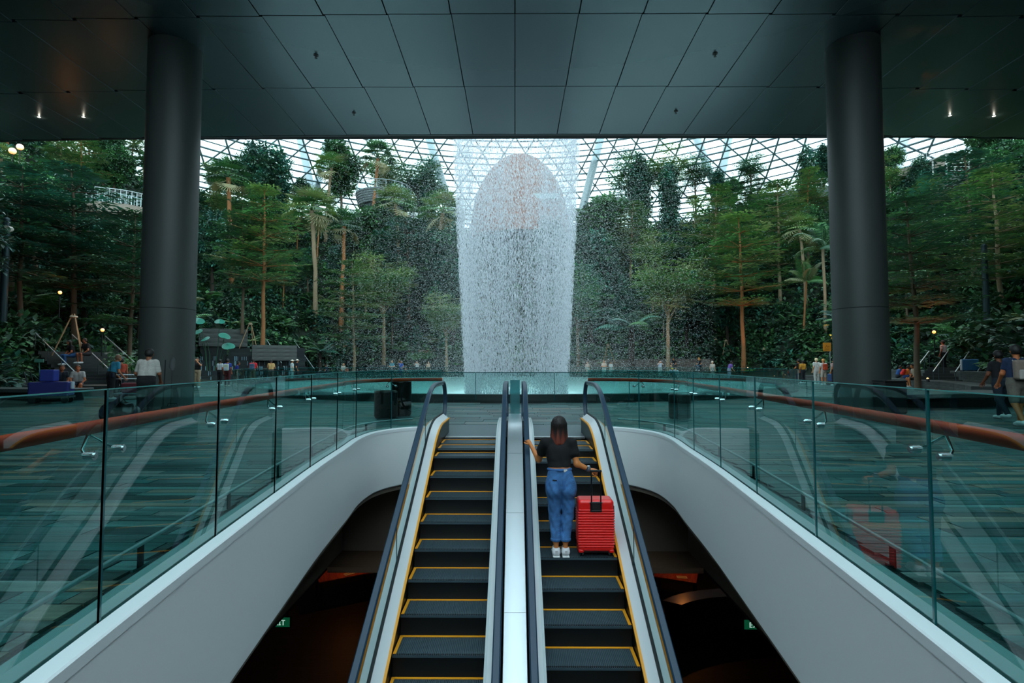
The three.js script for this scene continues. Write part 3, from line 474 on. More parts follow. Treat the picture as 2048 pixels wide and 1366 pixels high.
// stairs up the slope, with steel handrails
function stair(label, px, d, y0, w, n, turn, rails) {
  const t = thing('stone_stair', label, 'stair', [X(px, d), y0, -d], turn);
  for (let k = 0; k < n; k++) put('stair_step', gb().box(0, 0.085 + k * 0.17, -k * 0.32 - 0.16, w, 0.17, 0.36), mSlabDark, t);
  for (const q of rails) {
    const a = V(q * w / 2, 0.95, 0), b = V(q * w / 2, 0.95 + n * 0.17, -n * 0.32), r = gb().tube([a, b], 0.03, 8); put('handrail', r, S('#c7cfd2', 0.3, 0.8), t);
    for (let k = 0; k <= 3; k++) { const p = a.clone().lerp(b, k / 3); put('baluster', gb().tube([p, V(p.x, p.y - 0.95, p.z)], 0.018, 5), S('#59666a', 0.4, 0.8), t); }
  }
  return t;
}
stair('stair with bright steel handrails climbing left among the trees', 225, 26.5, 0, 3.2, 12, 1.15, [-1, 0, 1]);
stair('dark stair with a long glass sided rail behind the left cascade', 600, 47, 0, 2.6, 16, 0.75, [-1, 1]);
stair('short stair with bright steel handrails at the right seat wall', 1888, 28.4, 0, 2.8, 7, -1.0, [-1, -0.35, 0.35, 1]);
stair('short stair between the right seat tiers', 1405, 56.5, 0, 1.8, 6, -0.35, [-1, 1]);
// walkways cut into the upper slope
function walkway(label, pts, w, m, rail, deep = 0.9) {
  const t = thing('walkway', label, 'walkway'), P = pts.map(([px, py, d]) => at(px, py, d)), cur = new THREE.CatmullRomCurve3(P), fr = [];
  for (let k = 0; k <= 16; k++) { const u = k / 16, tg = cur.getTangentAt(u); fr.push({ p: cur.getPointAt(u), s: V(-tg.z, 0, tg.x).normalize(), n: V(0, 1, 0) }); }
  put('deck', gb().sweep([[-w / 2, -deep], [-w / 2, 0], [w / 2, 0], [w / 2, -deep]], fr), m, t);
  if (rail) for (const q of [-1, 1]) {
    put('rail', gb().tube(fr.map((f) => f.p.clone().addScaledVector(f.s, q * w / 2).add(V(0, 1.1, 0))), 0.035, 6), S('#c5cdce', 0.4, 0.6), t);
    for (let k = 0; k <= 16; k += 1) { const p = fr[k].p.clone().addScaledVector(fr[k].s, q * w / 2); put('post', gb().tube([p, p.clone().add(V(0, 1.1, 0))], 0.025, 5), S('#c5cdce', 0.4, 0.6), t); if (k < 16 && rail > 1) { const e = fr[k + 1].p.clone().addScaledVector(fr[k + 1].s, q * w / 2); put('glass_pane', gb().quad(p.clone().add(V(0, 0.1, 0)), e.clone().add(V(0, 0.1, 0)), e.clone().add(V(0, 1.02, 0)), p.clone().add(V(0, 1.02, 0))), mGlassRing, t); } }
  }
}
const mConc = S('#a89a8c', 0.8, 0, { map: grainTex });
walkway('pale concrete ramp edge high on the right slope', [[2075, 458, 44], [2010, 500, 46], [1940, 545, 48], [1890, 545, 50]], 2.2, mConc, 0);
walkway('planted walkway with railing lower on the right slope', [[2075, 575, 40], [2000, 590, 43], [1930, 600, 46], [1860, 612, 49]], 2.0, mConc, 2);
walkway('concrete ramp with white railing at the top right of the forest', [[2000, 300, 52], [1900, 318, 56], [1830, 335, 62], [1770, 350, 68]], 2.0, mConc, 1);
walkway('white railed terrace high on the slope right of the waterfall', [[1290, 405, 82], [1240, 398, 84], [1190, 400, 85]], 2.4, S('#66726f', 0.7), 1, 1.4);
walkway('white railed path above the right trees', [[1660, 375, 70], [1580, 385, 74], [1500, 392, 78]], 2.0, S('#66726f', 0.7), 1, 1.4);
walkway('narrow railed path high on the left slope', [[180, 405, 40], [250, 412, 42], [310, 425, 45]], 1.6, mConc, 2);
{ // round lookout
  const p = at(768, 392, 78), t = thing('lookout_deck', 'round lookout deck with glass railing high left of the waterfall', 'deck', [p.x, p.y, p.z]);
  for (let k = 0; k < 6; k++) put('cladding_board', new THREE.CylinderGeometry(4.2 - k * 0.08, 4.2 - k * 0.08, 0.3, 40).translate(0, -0.16 - k * 0.32, 0), S('#7f8a8a', 0.6, 0, { map: stoneTex }), t);
  put('core', new THREE.CylinderGeometry(3.2, 2.4, 8, 24).translate(0, -6, 0), S('#39474a', 0.8), t);
  for (let k = 0; k < 20; k++) { const a = k / 20 * Math.PI * 2, b = (k + 1) / 20 * Math.PI * 2, A = V(Math.cos(a) * 4.1, 0, Math.sin(a) * 4.1), B = V(Math.cos(b) * 4.1, 0, Math.sin(b) * 4.1); put('baluster', gb().tube([A, A.clone().setY(1.15)], 0.03, 5), S('#c3d2d2', 0.4, 0.4), t); put('glass_pane', gb().quad(A, B, B.clone().setY(1.0), A.clone().setY(1.0)), mGlassRing, t); }
  put('rail', new THREE.TorusGeometry(4.1, 0.05, 6, 48).rotateX(Math.PI / 2).translate(0, 1.18, 0), S('#a9b7b8', 0.4, 0.5), t);
}
{ // white frame structure high on the right
  const p = at(1915, 325, 50), t = thing('service_frame', 'small white framed shelter among the leaves at the upper right', 'shelter', [p.x, p.y - 1.2, p.z]);
  for (const [x, z] of [[-1.1, 0], [1.1, 0], [-1.1, -1.6], [1.1, -1.6]]) put('post', gb().box(x, 1, z, 0.1, 2, 0.1), S('#d5d5cf', 0.6), t); for (let k = 0; k < 5; k++) put('slat', gb().box(0, 0.4 + k * 0.38, 0.02, 2.2, 0.08, 0.05), S('#d5d5cf', 0.6), t); put('roof_sheet', gb().box(0, 2.05, -0.8, 2.5, 0.08, 2.0), S('#bdbdb6', 0.6), t); put('footing', gb().box(0, -2.4, -0.8, 2.2, 4.8, 1.6), S('#555b55', 0.8), t);
}
// light masts
for (const [px, py, d, label, lamps] of [[1968, 492, 30.5, 'dark light mast standing among the trees on the right', 0], [14, 440, 26, 'dark light mast with two spotlights at the left edge', 2]]) {
  const top = at(px, py, d), t = thing('light_mast', label, 'mast', [top.x, 0, top.z]); put('pole', gb().tube([V(0, 0, 0), V(0, top.y, 0)], [0.19, 0.14], 14), S('#24363a', 0.4, 0.5), t); put('base_plate', gb().box(0, 0.03, 0, 0.6, 0.06, 0.6), S('#1b2628', 0.5, 0.5), t); put('cap', new THREE.SphereGeometry(0.14, 12, 6, 0, 6.3, 0, 1.6).translate(0, top.y, 0), S('#24363a', 0.4, 0.5), t);
  for (let k = 0; k < lamps; k++) { const h = put('spotlight', gb().tube([V(0, 0, 0), V(0.1, -0.08, 0.34)], [0.13, 0.19], 12), S('#b9b3a8', 0.4), t); h.position.set(k ? 0.32 : -0.32, top.y - 0.35 - k * 0.15, 0.1); }
}
// ---------------------------------------------------------------- plants
const leafTones = { deep: ['#20452c', '#2a5634', '#1b3d2c'], mid: ['#3c6a38', '#487a42', '#305c34'], olive: ['#66803f', '#788a50', '#56703a', '#7c7e58'], teal: ['#24584a', '#2e6a58', '#1e4a40'], dry: ['#8b8560', '#776f4a', '#9a9672'] };
const mLeaf = S('#ffffff', 0.55, 0, { transmission: 0.3 }), mBark = S('#6d5a48', 0.85, 0, { map: grainTex }), mBarkPale = S('#9a8468', 0.8, 0, { map: grainTex }), mBarkDark = S('#3a2f27', 0.9, 0, { map: grainTex }), mBarkRed = S('#a0683c', 0.8, 0, { map: grainTex });
const Y3 = V(0, 1, 0);
function leaf(g, p, dir, up, len, w) { // one folded leaf blade
  const s = dir.clone().cross(up).normalize(), n = s.clone().cross(dir).normalize(), m = p.clone().addScaledVector(dir, len * 0.5), e = p.clone().addScaledVector(dir, len).addScaledVector(n, -len * 0.12);
  const a = m.clone().addScaledVector(s, w).addScaledVector(n, w * 0.3), b = m.clone().addScaledVector(s, -w).addScaledVector(n, w * 0.3), o = g.p.length / 3;
  g.v(p, n); g.v(a, n.clone().addScaledVector(s, -0.3).normalize()); g.v(e, n); g.v(b, n.clone().addScaledVector(s, 0.3).normalize()); g.i.push(o, o + 1, o + 2, o, o + 2, o + 3);
}
const rdir = () => { const a = rr(0, 6.283), y = rr(-1, 1), q = Math.sqrt(1 - y * y); return V(Math.cos(a) * q, y, Math.sin(a) * q); };
// flat horizontal spray, round tuft, wispy tuft, palm frond, fan leaf, fern frond: the pieces that foliage is made of
const sprayGeos = [0, 1, 2].map(() => { const g = gb(); for (let k = 0; k < 34; k++) { const a = rr(0, 6.283), r = 0.6 * Math.sqrt(rnd()), d = V(Math.cos(a + rr(-0.7, 0.7)), rr(-0.05, 0.25), Math.sin(a + rr(-0.7, 0.7))).normalize(); leaf(g, V(Math.cos(a) * r, rr(-0.05, 0.06), Math.sin(a) * r), d, Y3, rr(0.22, 0.34), rr(0.045, 0.07)); } return g.geo(); });
const tuftGeos = [0, 1, 2].map(() => { const g = gb(); for (let k = 0; k < 40; k++) { const n = rdir(), d = n.clone().add(rdir().multiplyScalar(0.6)).add(V(0, -0.2, 0)).normalize(); leaf(g, n.clone().multiplyScalar(rr(0.1, 0.42)), d, Y3, rr(0.22, 0.36), rr(0.06, 0.1)); } return g.geo(); });
const wispGeos = [0, 1].map(() => { const g = gb(); for (let k = 0; k < 26; k++) { const n = rdir(); leaf(g, n.clone().multiplyScalar(rr(0.05, 0.55)), n.clone().add(V(rr(-0.5, 0.5), 0.3, rr(-0.5, 0.5))).normalize(), Y3, rr(0.14, 0.24), rr(0.022, 0.036)); } return g.geo(); });
const frondGeo = (pairs, droop, lw) => { const g = gb(); let p = V(0, 0, 0); const rib = [p.clone()]; for (let k = 1; k <= pairs; k++) { const u = k / pairs, d = V(0, 0.75 - droop * u * u, 1).normalize(); p = p.clone().addScaledVector(d, 1 / pairs); rib.push(p); const l = 0.34 * Math.sin(Math.PI * Math.min(1, 0.18 + u * 0.8)); for (const q of [-1, 1]) leaf(g, p, V(q, -0.25, 0.55).normalize(), Y3, l, lw); } g.tube(rib, rib.map((_, k) => 0.012 * (1 - k / rib.length * 0.8)), 3, false); return g.geo(); };
const palmGeo = frondGeo(20, 1.9, 0.016), featherGeo = frondGeo(30, 1.5, 0.012), fernGeo = frondGeo(16, 1.25, 0.03);
const fanGeo = (() => { const g = gb(); g.tube([V(0, 0, 0), V(0, 0.2, 0.45)], 0.014, 3, false); for (let k = -6; k <= 6; k++) { const a = k * 0.24, d = V(Math.sin(a), 0.16 - Math.abs(k) * 0.02, Math.cos(a)).normalize(), d2 = d.clone().add(V(0, -0.5, 0)).normalize(), p = V(0, 0.2, 0.45); leaf(g, p, d, Y3, 0.44, 0.026); leaf(g, p.clone().addScaledVector(d, 0.36), d2, Y3, 0.2, 0.016); } return g.geo(); })();
const colorOf = (tones) => new THREE.Color(pick(leafTones[tones])).multiplyScalar(rr(1.2, 2.2));
function foliage(root, name, geos, list, tones) {          // list of Matrix4; up to a few InstancedMesh children
  geos.forEach((g, k) => {
    const l = list.filter((_, i) => i % geos.length === k); if (!l.length) return; const im = new THREE.InstancedMesh(g, mLeaf, l.length); im.name = name; im.userData.kind = 'stuff'; im.castShadow = im.receiveShadow = true;
    l.forEach((m, i) => { im.setMatrixAt(i, m); im.setColorAt(i, colorOf(Array.isArray(tones) ? pick(tones) : tones)); }); root.add(im);
  });
}
const mx = (p, s, turn = rr(0, 6.283), tilt = null) => new THREE.Matrix4().compose(p, tilt ?? new THREE.Quaternion().setFromEuler(new THREE.Euler(rr(-0.2, 0.2), turn, rr(-0.2, 0.2))), typeof s === 'number' ? V(s, s, s) : s);
// prototypes stand 10 units tall (ferns 3, shrubs 1) and are scaled when placed
const proto = {};
function trunkPath(h, lean = 0.25) { const a = rr(0, 6.28), pts = []; for (let k = 0; k <= 6; k++) { const u = k / 6; pts.push(V(Math.cos(a) * lean * u * u + rr(-0.04, 0.04), h * u, Math.sin(a) * lean * u * u + rr(-0.04, 0.04))); } return pts; }
const onTrunk = (pts, u) => { const x = clamp(u, 0, 0.999) * (pts.length - 1), k = Math.floor(x); return pts[k].clone().lerp(pts[k + 1], x - k); };
function tiered(tones, bark, from = 0.34, n = 9, wide = 2.4) {
  const o = new THREE.Group(), tp = trunkPath(10), b = gb().tube(tp, [0.13, 0.105, 0.095, 0.085, 0.07, 0.045, 0.02], 7), L = [];
  for (let k = 0; k < n; k++) { const u = lerp(from, 0.97, k / (n - 1)), base = onTrunk(tp, u), len = wide * Math.pow(Math.sin(Math.PI * clamp(0.32 + 0.66 * (k / (n - 1)), 0, 1)), 0.8) * rr(0.8, 1.15), m = 6; const a0 = rr(0, 6);
    for (let j = 0; j < m; j++) { const a = a0 + j / m * 6.283 + rr(-0.3, 0.3), l = len * rr(0.65, 1.1), e = base.clone().add(V(Math.cos(a) * l, l * rr(0.08, 0.16), Math.sin(a) * l)); b.tube([base, base.clone().lerp(e, 0.5).add(V(0, 0.05, 0)), e], [0.035, 0.022, 0.008], 4, false); const c = Math.max(2, Math.round(l / 0.42)); for (let q = 1; q <= c; q++) { const w = 0.25 + 0.75 * q / c; L.push(mx(base.clone().lerp(e, w).add(V(rr(-0.2, 0.2), rr(0, 0.06), rr(-0.2, 0.2))), V(rr(0.75, 1.1), rr(0.6, 0.9), rr(0.75, 1.1)))); } } }
  put('trunk', b, bark, o); foliage(o, 'foliage', sprayGeos, L, tones); return o;
}
function dense(tones, bark, shape) { // shape: blobs [x, y, z, rx, ry, count]
  const o = new THREE.Group(), tp = trunkPath(9), b = gb().tube(tp, [0.2, 0.17, 0.14, 0.12, 0.09, 0.06, 0.03], 7), L = [];
  for (const [x, y, z, rx, ry, n] of shape) { b.tube([onTrunk(tp, clamp((y - ry) / 9, 0.1, 0.9)), V(x, y, z)], [0.06, 0.02], 4, false); for (let k = 0; k < n; k++) { const d = rdir(), q = Math.pow(rnd(), 0.33); L.push(mx(V(x + d.x * rx * q, y + d.y * ry * q, z + d.z * rx * q), rr(0.7, 1.15))); } }
  put('trunk', b, bark, o); foliage(o, 'foliage', tuftGeos, L, tones); return o;
}
function vase(tones, bark) { // bare trunk, fan of upward branches, thin crown
  const o = new THREE.Group(), tp = trunkPath(5.2, 0.1), b = gb().tube(tp, [0.15, 0.13, 0.12, 0.11, 0.1, 0.09, 0.08], 7), L = [];
  for (let k = 0; k < 14; k++) { const base = onTrunk(tp, rr(0.66, 1)), a = k / 14 * 6.283 + rr(-0.2, 0.2), r = rr(0.8, 2.2), e = base.clone().add(V(Math.cos(a) * r, rr(1.6, 4.3), Math.sin(a) * r)); e.y = Math.min(e.y, 10); const m = base.clone().lerp(e, 0.5).add(V(0, -0.15, 0)); b.tube([base, m, e], [0.05, 0.03, 0.008], 4, false); for (let q = 0; q < 16; q++) { const w = rr(0.35, 1.05); L.push(mx(base.clone().lerp(e, w).add(rdir().multiplyScalar(0.55)), rr(0.8, 1.3))); } }
  put('trunk', b, bark, o); foliage(o, 'foliage', [...wispGeos, sprayGeos[0]], L, tones); return o;
}
function palm(geo, n, size, tones, bark, skirt = 0) {
  const o = new THREE.Group(), tp = trunkPath(8.6, 0.5); put('trunk', gb().tube(tp, [0.2, 0.15, 0.13, 0.12, 0.12, 0.12, 0.13], 9), bark, o); const L = [], D = [];
  for (let k = 0; k < n; k++) { const u = k / n, e = new THREE.Euler(lerp(-1.25, 0.75, u), k * 2.4, 0, 'YXZ'); L.push(mx(tp[6].clone().add(V(0, 0.05, 0)), size * rr(0.85, 1.1), 0, new THREE.Quaternion().setFromEuler(e))); }
  for (let k = 0; k < skirt; k++) D.push(mx(tp[6].clone().add(V(0, -0.15, 0)), size * rr(0.7, 0.95), 0, new THREE.Quaternion().setFromEuler(new THREE.Euler(rr(0.75, 1.25), k * 2.1, 0, 'YXZ'))));
  foliage(o, 'crown', [geo], L, tones); if (D.length) foliage(o, 'dead_fronds', [geo], D, 'dry'); return o;
}
function treeFern(tones) { const o = new THREE.Group(); put('trunk', gb().tube([V(0, 0, 0), V(0.04, 1, 0), V(0, 2.1, 0)], [0.16, 0.12, 0.12], 8), mBarkDark, o); const L = []; for (let k = 0; k < 15; k++) L.push(mx(V(0, 2.1, 0), rr(1.25, 1.6), 0, new THREE.Quaternion().setFromEuler(new THREE.Euler(lerp(-0.35, 0.45, k / 15), k * 2.4, 0, 'YXZ')))); foliage(o, 'crown', [fernGeo], L, tones); return o; }
function shrub(kind, tones) { const o = new THREE.Group(), L = []; put('stem', gb().tube([V(0, 0, 0), V(0, 0.5, 0)], [0.05, 0.02], 5), mBarkDark, o); if (kind === 'round') { for (let k = 0; k < 34; k++) { const d = rdir(); L.push(mx(V(d.x * 0.75 * rnd(), 0.5 + d.y * 0.4, d.z * 0.75 * rnd()), rr(0.5, 0.9))); } foliage(o, 'foliage', tuftGeos, L, tones); } else { for (let k = 0; k < 16; k++) L.push(mx(V(rr(-0.1, 0.1), 0.1, rr(-0.1, 0.1)), rr(0.8, 1.2), 0, new THREE.Quaternion().setFromEuler(new THREE.Euler(rr(-0.5, 0.3), k * 2.4, 0, 'YXZ')))); foliage(o, 'fronds', [kind === 'fern' ? fernGeo : featherGeo], L, tones); } return o; }
proto.tier = [tiered(['mid', 'deep'], mBark, 0.34, 8), tiered(['mid', 'olive'], mBarkPale, 0.32, 8, 2.1), tiered(['deep', 'teal'], mBark, 0.38, 7, 2.7), tiered(['olive', 'mid'], mBarkRed, 0.42, 7, 2.3)];
proto.dense = [dense(['deep', 'teal'], mBarkDark, [[0, 7, 0, 1.7, 2.6, 150], [0.6, 4.8, 0.4, 1.5, 1.6, 90], [-0.7, 5.4, -0.3, 1.4, 1.5, 80]]), dense(['teal', 'deep'], mBarkDark, [[0, 6.2, 0, 1.15, 3.7, 200], [0.2, 3.4, 0, 1.0, 1.4, 60]]), dense(['mid', 'deep'], mBark, [[0.9, 7.4, 0, 1.5, 1.2, 80], [-0.9, 6.6, 0.4, 1.6, 1.3, 90], [0.1, 8.6, -0.4, 1.3, 1.1, 70], [0, 5.2, 0, 1.3, 1, 60]])];
proto.vase = [vase(['olive', 'mid'], mBarkPale), vase(['mid', 'teal'], mBark)];
proto.fan = [palm(fanGeo, 30, 1.9, ['mid', 'olive'], mBarkPale, 5), palm(fanGeo, 26, 1.7, ['mid', 'deep'], mBarkRed, 4)];
proto.feather = [palm(featherGeo, 9, 3.6, ['olive', 'mid'], mBarkRed), palm(palmGeo, 13, 2.8, ['mid', 'deep'], mBarkPale)];
proto.fern = [treeFern(['mid', 'teal']), treeFern(['olive', 'mid'])];
proto.shrub = [shrub('round', ['deep', 'mid']), shrub('round', ['teal', 'deep']), shrub('fern', ['mid', 'deep']), shrub('blade', ['mid', 'olive'])];
const tall = { tier: 10, dense: 10, vase: 10, fan: 9.4, feather: 9.8, fern: 2.6, shrub: 1 };
function plant(kind, variant, name, label, category, x, y, z, h, group, wide = 1) { const o = proto[kind][variant % proto[kind].length].clone(); o.name = numbered(name); const s = h / tall[kind]; o.scale.set(s * wide, s, s * wide); o.position.set(x, y, z); o.rotation.y = rr(0, 6.283); o.userData = { label, category }; if (group) o.userData.group = group; scene.add(o); o.traverse((c) => { if (c.isMesh) c.castShadow = c.receiveShadow = true; }); return o; }
const treeWord = { tier: 'tiered_tree', dense: 'evergreen_tree', vase: 'slender_tree', fan: 'fan_palm', feather: 'feather_palm', fern: 'tree_fern' };
// trees one can point to: kind, variant, column of the photograph, depth, row of the top, row of the foot (0: on the slope), label, width
const named = [
  ['tier', 0, 485, 44, 402, 668, 'tiered tree standing in the upper grey planter left of the pool', 1],
  ['tier', 3, 524, 43, 376, 700, 'tall tiered tree propped by stakes in the front grey planter', 1.1],
  ['tier', 2, 150, 31, 335, 0, 'broad dark tiered tree left of the left column', 1.25],
  ['tier', 0, 262, 32, 420, 0, 'tiered tree just left of the left column above the stair', 1.1],
  ['tier', 2, 40, 29, 330, 0, 'broad dark tiered tree at the left edge of the photo', 1.2],
  ['fan', 0, 632, 58, 405, 0, 'fan palm with a skirt of dry leaves left of the waterfall, lower left of two', 1.2],
  ['fan', 1, 684, 60, 430, 0, 'fan palm with pale dry leaves left of the waterfall, lower right of two', 1.2],
  ['fan', 1, 462, 56, 340, 0, 'fan palm beside the left column, above the tiered trees', 1.2],
  ['fan', 0, 650, 76, 318, 0, 'fan palm in front of the leaning steel pair on the left', 1.3],
  ['fan', 1, 740, 74, 296, 0, 'tall slim fan palm in front of the round lookout', 1.0],
  ['fan', 0, 798, 70, 388, 0, 'fan palm below the round lookout', 1.2],
  ['fan', 0, 868, 68, 405, 0, 'fan palm close to the left side of the waterfall', 1.2],
  ['tier', 1, 708, 52, 520, 736, 'misty tiered tree with a thin trunk at the left seat wall', 1.2],
  ['vase', 0, 770, 57, 470, 0, 'pale misty tree with upswept branches left of the waterfall', 1.1],
  ['vase', 0, 894, 55, 560, 741, 'small round pale tree standing right beside the waterfall on its left', 1.3],
  ['vase', 1, 1156, 55, 500, 742, 'slender tree standing right beside the waterfall on its right', 1.1],
  ['vase', 0, 1335, 52, 470, 737, 'tree with upswept bare branches and an orange trunk right of the waterfall', 1.2],
  ['vase', 0, 1306, 66, 440, 0, 'tall pale wispy tree behind the upswept one right of the waterfall', 1.1],
  ['tier', 3, 1486, 50, 430, 742, 'tiered tree with a lit orange trunk and bare side branches', 1.25],
  ['tier', 1, 1560, 56, 360, 0, 'tiered tree rising beside the right column', 1.2],
  ['tier', 1, 1430, 62, 372, 0, 'broad tiered tree in the middle of the right slope', 1.3],
  ['feather', 0, 1608, 48, 545, 690, 'feather palm with an orange leaning trunk left of the right column', 1],
  ['feather', 1, 1652, 46, 470, 690, 'feather palm partly behind the right column', 1],
  ['tier', 0, 1838, 27.5, 392, 764, 'tiered tree with a lit pale trunk in front of the right seat wall', 1.25],
  ['tier', 3, 1772, 30, 470, 757, 'tree with a lit orange trunk at the edge of the right column', 1.0],
  ['tier', 1, 2002, 31, 330, 0, 'tiered tree with an orange trunk at the right edge', 1.3],
  ['tier', 2, 1950, 36, 300, 0, 'dark tiered tree below the ramp at the upper right', 1.4],
  ['vase', 1, 1265, 84, 272, 0, 'thin flat topped tree against the glass dome right of the waterfall', 1],
  ['vase', 0, 1335, 84, 272, 0, 'second thin flat topped tree against the glass dome', 1.1],
  ['vase', 1, 1395, 86, 285, 0, 'airy tree in front of the steel V', 1],
  ['vase', 1, 1505, 80, 290, 0, 'airy tree right of the steel V', 1.1],
  ['dense', 1, 1283, 82, 305, 0, 'narrow dark columnar tree against the dome', 0.9],
  ['dense', 1, 1342, 80, 325, 0, 'columnar tree left of the steel V', 1],
  ['dense', 1, 1620, 66, 290, 0, 'tall leafy tree just left of the right column', 0.9],
  ['dense', 2, 1788, 60, 290, 0, 'leafy tree just right of the right column at the top', 1],
  ['vase', 0, 765, 84, 276, 0, 'airy tree against the dome above the round lookout', 1],
  ['vase', 1, 835, 82, 285, 0, 'airy tree against the dome left of the waterfall', 1.1],
  ['dense', 1, 856, 80, 318, 0, 'dark creeper covered tree beside the leaning tube', 0.8],
  ['dense', 2, 680, 80, 276, 0, 'leafy tree between the leaning steel pair and the lookout', 1],
  ['dense', 0, 505, 70, 275, 0, 'dark evergreen against the dome right of the left column', 1],
  ['dense', 1, 545, 66, 292, 0, 'narrow dark evergreen right of the left column', 1.2],
  ['dense', 2, 1205, 74, 392, 0, 'leafy tree in front of the white railed terrace, left one', 1.5],
  ['tier', 1, 1262, 73, 405, 0, 'layered tree in front of the white railed terrace, right one', 1.5],
  ['dense', 0, 1180, 64, 455, 0, 'misty evergreen close to the right side of the water', 1.4],
  ['dense', 2, 745, 70, 415, 0, 'leafy tree below the round lookout on its left', 1.5],
  ['tier', 2, 818, 66, 440, 0, 'layered tree below the round lookout on its right', 1.5],
  ['dense', 0, 905, 64, 450, 0, 'misty evergreen close to the left side of the water', 1.3],
  ['dense', 0, 1100, 70, 430, 0, 'evergreen seen through the right side of the water', 1],
];
const spots = [[...[at(768, 392, 78)].map((p) => [p.x, -p.z])[0], 6], [X(1039, 88), 88, 9], ...[[2010, 46], [1940, 48], [2000, 43], [1930, 46], [1900, 56], [1830, 62], [1240, 84], [1580, 74], [250, 42]].map(([px, d]) => [X(px, d), d, 3.5])];
for (const [kind, v, px, d, top, foot, label, wide] of named) {
  const p = at(px, foot || 600, d), y0 = foot ? (kind === 'feather' || foot < 720 ? p.y : Math.max(0, hill(p.x, d))) : hill(p.x, d) - 0.1, h = at(px, top, d).y - y0;
  plant(kind, v, treeWord[kind], label, kind === 'fan' || kind === 'feather' ? 'palm' : 'tree', p.x, y0, -d, h, null, wide); spots.push([p.x, d]);
}
for (const [px, py, d, h, label] of [[1264, 640, 53, 3.6, 'tree fern with a wide pale crown right of the waterfall'], [785, 690, 62, 3.0, 'tree fern with drooping fronds behind the left visitors'], [1228, 690, 63, 2.4, 'small tree fern right beside the waterfall'], [640, 700, 50, 1.9, 'low tree fern beside the orange flowers'], [1690, 650, 42.5, 3.4, 'tree fern behind the right column'], [1890, 590, 40, 4, 'tree fern under the right walkway']]) { const p = at(px, py, d); plant('fern', 0, 'tree_fern', label, 'fern', p.x, Math.max(hill(p.x, d), 0.4), -d, Math.max(h, p.y - hill(p.x, d)), null, 1.2); }
// the rest of the forest
const kindsFar = ['dense', 'tier', 'dense', 'tier', 'vase', 'dense', 'fan'], forestWords = { tier: 'layered green tree among the forest on the slope', dense: 'dense dark evergreen among the forest on the slope', vase: 'thin pale tree among the forest on the slope', fan: 'fan palm among the forest on the slope' };
for (let tries = 0, n = 0; tries < 9000 && n < 190; tries++) {
  const d = rr(22, 92), x = rr(-1.02, 1.02) * (d + 3), r = Math.hypot(x, d - 35.8); if (r < 28.5 || r > 58 || hill(x, d) < 1.2) continue;
  const gap = r < 36 ? 3.6 : 4.2; if (spots.some((s) => Math.hypot(s[0] - x, s[1] - d) < Math.max(gap, s[2] ?? 0))) continue;
  const px = 1030 + x / d * FPX; if (r < 33 && ((px > 330 && px < 640 && d < 60))) continue;
  spots.push([x, d]); const kind = pick(kindsFar), y = hill(x, d) - 0.1, back = Math.abs(x) < 32 && d > 74;
  plant(kind, Math.floor(rnd() * 4), treeWord[kind], forestWords[kind], kind === 'fan' ? 'palm' : 'tree', x, y, -d, back ? rr(4.5, 6.5) : rr(6, 10) * (r > 48 ? 0.85 : 1), 'forest ' + kind + ' trees on the slope', rr(1.0, 1.35)); n++;
}
const shrubWords = ['round leafy shrub on the planted slope', 'dark round shrub on the planted slope', 'fern clump on the planted slope', 'bladed clump on the planted slope'];
for (let tries = 0, n = 0; tries < 6000 && n < 260; tries++) {
  const d = rr(20, 66), x = rr(-1.02, 1.02) * (d + 1), r = Math.hypot(x, d - 35.8); if (r < 26.8 || r > 44 || hill(x, d) < 0.5) continue;
  const px = 1030 + x / d * FPX; if (px > 420 && px < 620 && d < 50 && d > 36) continue;
  const k = Math.floor(rnd() * 4); plant('shrub', k, 'shrub', shrubWords[k], 'shrub', x, hill(x, d) - 0.1, -d, rr(0.9, 1.9), ['round shrubs', 'dark round shrubs', 'fern clumps', 'bladed clumps'][k] + ' on the slope', rr(1, 1.5)); n++;
}
{ // ground cover over all of the slope
  const t = thing('ground_cover', 'low leafy ground cover carpeting the whole slope', 'ground cover'); t.userData.kind = 'stuff'; const L = [];
  for (let k = 0; k < 14000; k++) { const d = rr(16, 96), x = rr(-1.05, 1.05) * (d + 2), r = Math.hypot(x, d - 35.8); if (r < 26.2 || r > 62 || hill(x, d) < 0.3) continue; L.push(mx(V(x, hill(x, d) + rr(0.1, 0.4), -d), rr(1.0, 2.0))); }
  foliage(t, 'leaves', tuftGeos, L, ['deep', 'teal', 'deep', 'mid']);
}
// stakes round the young trees
const mStake = S('#a98663', 0.8);
for (const [px, py, d, label] of [[500, 690, 43.2, 'timber tripod stakes round the tree in the front left planter'], [1432, 712, 55, 'timber tripod stakes on the right planter, left one of two'], [1452, 716, 53, 'timber tripod stakes on the right planter, right one of two'], [1528, 735, 50, 'timber tripod stakes among the white flowers'], [1216, 722, 57, 'timber tripod stakes near the waterfall on its right'], [145, 700, 27, 'timber tripod stakes beside the two people on the left stair']]) {
  const p = at(px, py, d), t = thing('tree_stakes', label, 'stakes', [p.x, p.y, p.z]); for (let k = 0; k < 3; k++) { const a = k * 2.094 + 0.4; put('stake', gb().tube([V(Math.cos(a) * 0.8, -0.3, Math.sin(a) * 0.8), V(Math.cos(a) * 0.05, 1.9, Math.sin(a) * 0.05)], 0.032, 5), mStake, t); } put('tie', new THREE.TorusGeometry(0.13, 0.05, 6, 12).rotateX(Math.PI / 2).translate(0, 1.75, 0), S('#c8b39a', 0.9), t);
}
